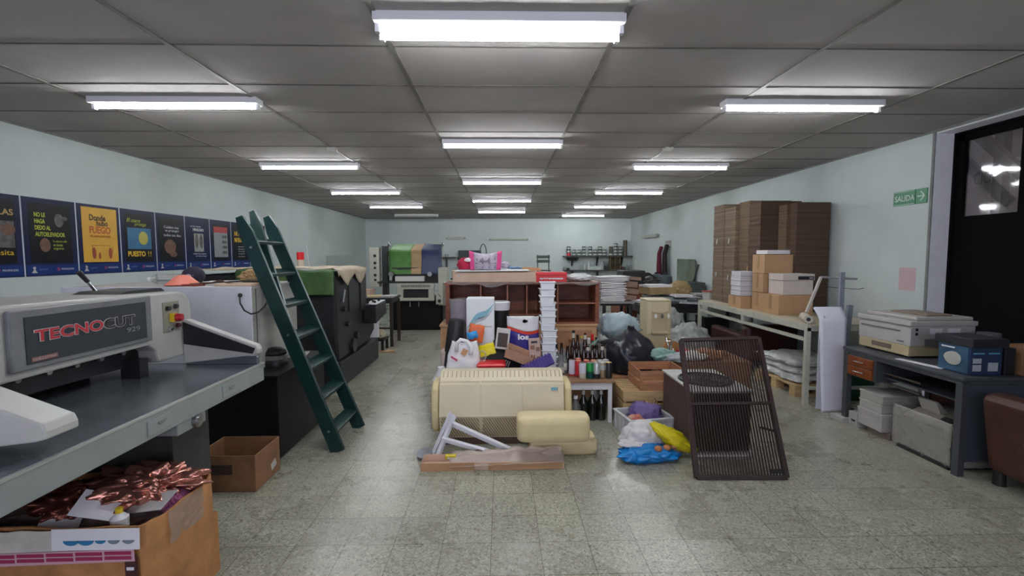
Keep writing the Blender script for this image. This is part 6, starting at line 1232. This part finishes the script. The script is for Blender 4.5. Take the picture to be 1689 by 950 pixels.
# shelves on the back wall
shm = mat('shelf_grey_dark', (.05, .05, .045), .6)
def wshelf(py, lb):
    a = at(928, py, YB); c_ = at(1044, py, YB); T = thing('wall_shelf', lb, 'shelf', ((a.x+c_.x)/2, YB, a.z), 'shelves on the back wall right')
    obj('board', B().box(a.x, 4.10, YB-.3, YB, a.z-.035, a.z), shm, T)
    for px in (943, 984, 1024): x = at(px, py, YB).x; obj('bracket', B().prism([(YB-.24, a.z-.035), (YB, a.z-.035), (YB, a.z-.32), (YB-.03, a.z-.32)], x-.02, x+.02, 'x'), black, T)
    return a.z
z1 = wshelf(422, 'upper dark wall shelf holding stacked ink tins'); z2 = wshelf(445, 'lower dark wall shelf holding jars and bottles')
tg = mat('tin_dark', (.06, .07, .06), .35, .5); tl = mat('tin_label', (.5, .55, .52), .5)
t0 = None
def tin(x, z, y, lb, m_=None):
    global t0
    if t0 is None or m_:
        t = thing('ink_tin', lb, 'tin', (0, 0, 0), 'ink tins on the upper shelf'); obj('body', B().cyl((0, 0, 0), (0, 0, .085), .062, seg=14), m_ or tg, t, smooth=True); obj('label_band', B().lathe([(.0635, .02), (.0635, .065)], seg=14, cap=False), m_ or tl, t, smooth=True); obj('lid', B().cyl((0, 0, .085), (0, 0, .095), .06, seg=14), tg, t, smooth=True); t.location = (x, y, z)
        if m_ is None: t0 = t
        return t
    return dup(t0, (x, y, z), label=lb)
cols = ((938, 3), (947, 2), (955, 2), (963, 3), (973.5, 3), (981.7, 2), (989.5, 3), (996.8, 2), (1007.5, 3), (1015.5, 4), (1023.3, 3), (1031, 5))
ords = ['first', 'second', 'third', 'fourth', 'fifth', 'sixth', 'seventh', 'eighth', 'ninth', 'tenth', 'eleventh', 'twelfth']; lev = ['bottom', 'second', 'third', 'fourth', 'fifth']
for i, (px, n_) in enumerate(cols):
    x = at(px, 415, YB-.15).x
    for k in range(n_):
        lb = 'red tin at bottom of leftmost column on upper shelf' if (i == 0 and k == 0) else '%s tin up in the %s column of tins from the left' % (lev[k], ords[i])
        m_ = mat('tin_red', (.45, .02, .04), .4) if (i == 0 and k == 0) else mat('tin_brown', (.12, .10, .07), .4, .4) if (i == 11 or (i == 8 and k > 0)) else None
        tin(x, z1+k*.097, YB-.15, lb, m_)
for i, (px, w_, h, c_, lb) in enumerate(((931, .1, .1, (.25, .28, .27), 'small labelled carton at left end of lower shelf'), (937, .09, .07, (.02, .02, .02), 'black jar near left end of lower shelf'), (958.5, .07, .17, (.35, .42, .4), 'grey green bottle on lower shelf'), (964.5, .09, .16, (.5, .55, .52), 'white jar left of the stacked white jars'), (971, .1, .14, (.55, .6, .58), 'bottom white jar of the small stack on lower shelf'),
        (981.5, .34, .11, (.5, .56, .54), 'long white carton in the middle of lower shelf'), (992.5, .08, .17, (.5, .55, .53), 'white bottle right of the long white carton'), (1001, .17, .12, (.03, .03, .025), 'dark brush holder on lower shelf'), (1027, .12, .1, (.12, .06, .05), 'brown jar right of the wooden rack'), (1034, .1, .14, (.2, .25, .22), 'greenish jar near right end of lower shelf'), (1040, .08, .16, (.25, .28, .27), 'grey jar at the right end of lower shelf'))):
    x = at(px, 440, YB-.15).x; m_ = mat('jar_%d' % i, c_, .5)
    t = thing('jar' if w_ < .15 else 'carton', lb, 'jar' if w_ < .15 else 'box', (x, YB-.15, z2), 'jars and cartons on the lower shelf')
    if w_ < .15: obj('body', B().cyl((x, YB-.15, z2), (x, YB-.15, z2+h*.8), w_/2, seg=14), m_, t, smooth=True); obj('lid', B().cyl((x, YB-.15, z2+h*.8), (x, YB-.15, z2+h), w_*.35, seg=14), m_, t, smooth=True)
    else: obj('box_body', B().box(x-w_/2, x+w_/2, YB-.22, YB-.1, z2, z2+h*.9), m_, t, bev=.004); obj('lid', B().box(x-w_/2-.003, x+w_/2+.003, YB-.223, YB-.097, z2+h*.9, z2+h), m_, t)
x = at(971, 430, YB-.15).x; t = thing('jar', 'upper white jug stacked on the white jar', 'jar', (x, YB-.15, z2+.14), 'jars and cartons on the lower shelf'); obj('body', B().lathe([(.0, 0), (.055, 0), (.05, .1), (.02, .13), (.02, .17)], (x, YB-.15, z2+.141)), mat('jar_4', (0, 0, 0)), t, smooth=True); obj('grip', B().tube([(x+.02, YB-.15, z2+.29), (x+.07, YB-.15, z2+.27), (x+.05, YB-.15, z2+.2)], .008), mat('jar_4', (0, 0, 0)), t)
for k in range(6): x = at(997+k*1.6, 430, YB-.15).x; o = obj('brush', B().cyl((x, YB-.15, z2+.11), (x+.03*(k-2.5)*.5, YB-.15, z2+.28), .009, seg=6), blackm); tag(o, 'thin dark brush standing in the brush holder', 'brush', 'brushes in the dark holder')
wr_ = mat('rack_wood', (.13, .1, .05), .7, var=.2); xa_, xb_ = at(1006, 430, YB-.2).x, at(1022, 430, YB-.2).x
T = thing('wooden_rack', 'brown wooden pigeonhole rack on lower shelf', 'rack', ((xa_+xb_)/2, YB-.2, z2)); obj('back', B().box(xa_, xb_, YB-.1, YB-.09, z2, z2+.40), wr_, T)
parts('divider', [B().box(x-.012, x+.012, YB-.26, YB-.1, z2, z2+.40) for x in (xa_, (xa_+xb_)/2, xb_)], wr_, T); parts('shelf_board', [B().box(xa_, xb_, YB-.26, YB-.1, z2+z, z2+z+.02) for z in (0, .19, .385)], wr_, T)
o = obj('hanging_pot', B().lathe([(.0, 0), (.16, .0), (.2, .06), (.2, .10)], (at(944, 425, YB-.15).x, YB-.16, z1-.145)), black, smooth=True); tag(o, 'black pan hanging below left end of upper shelf', 'pan')
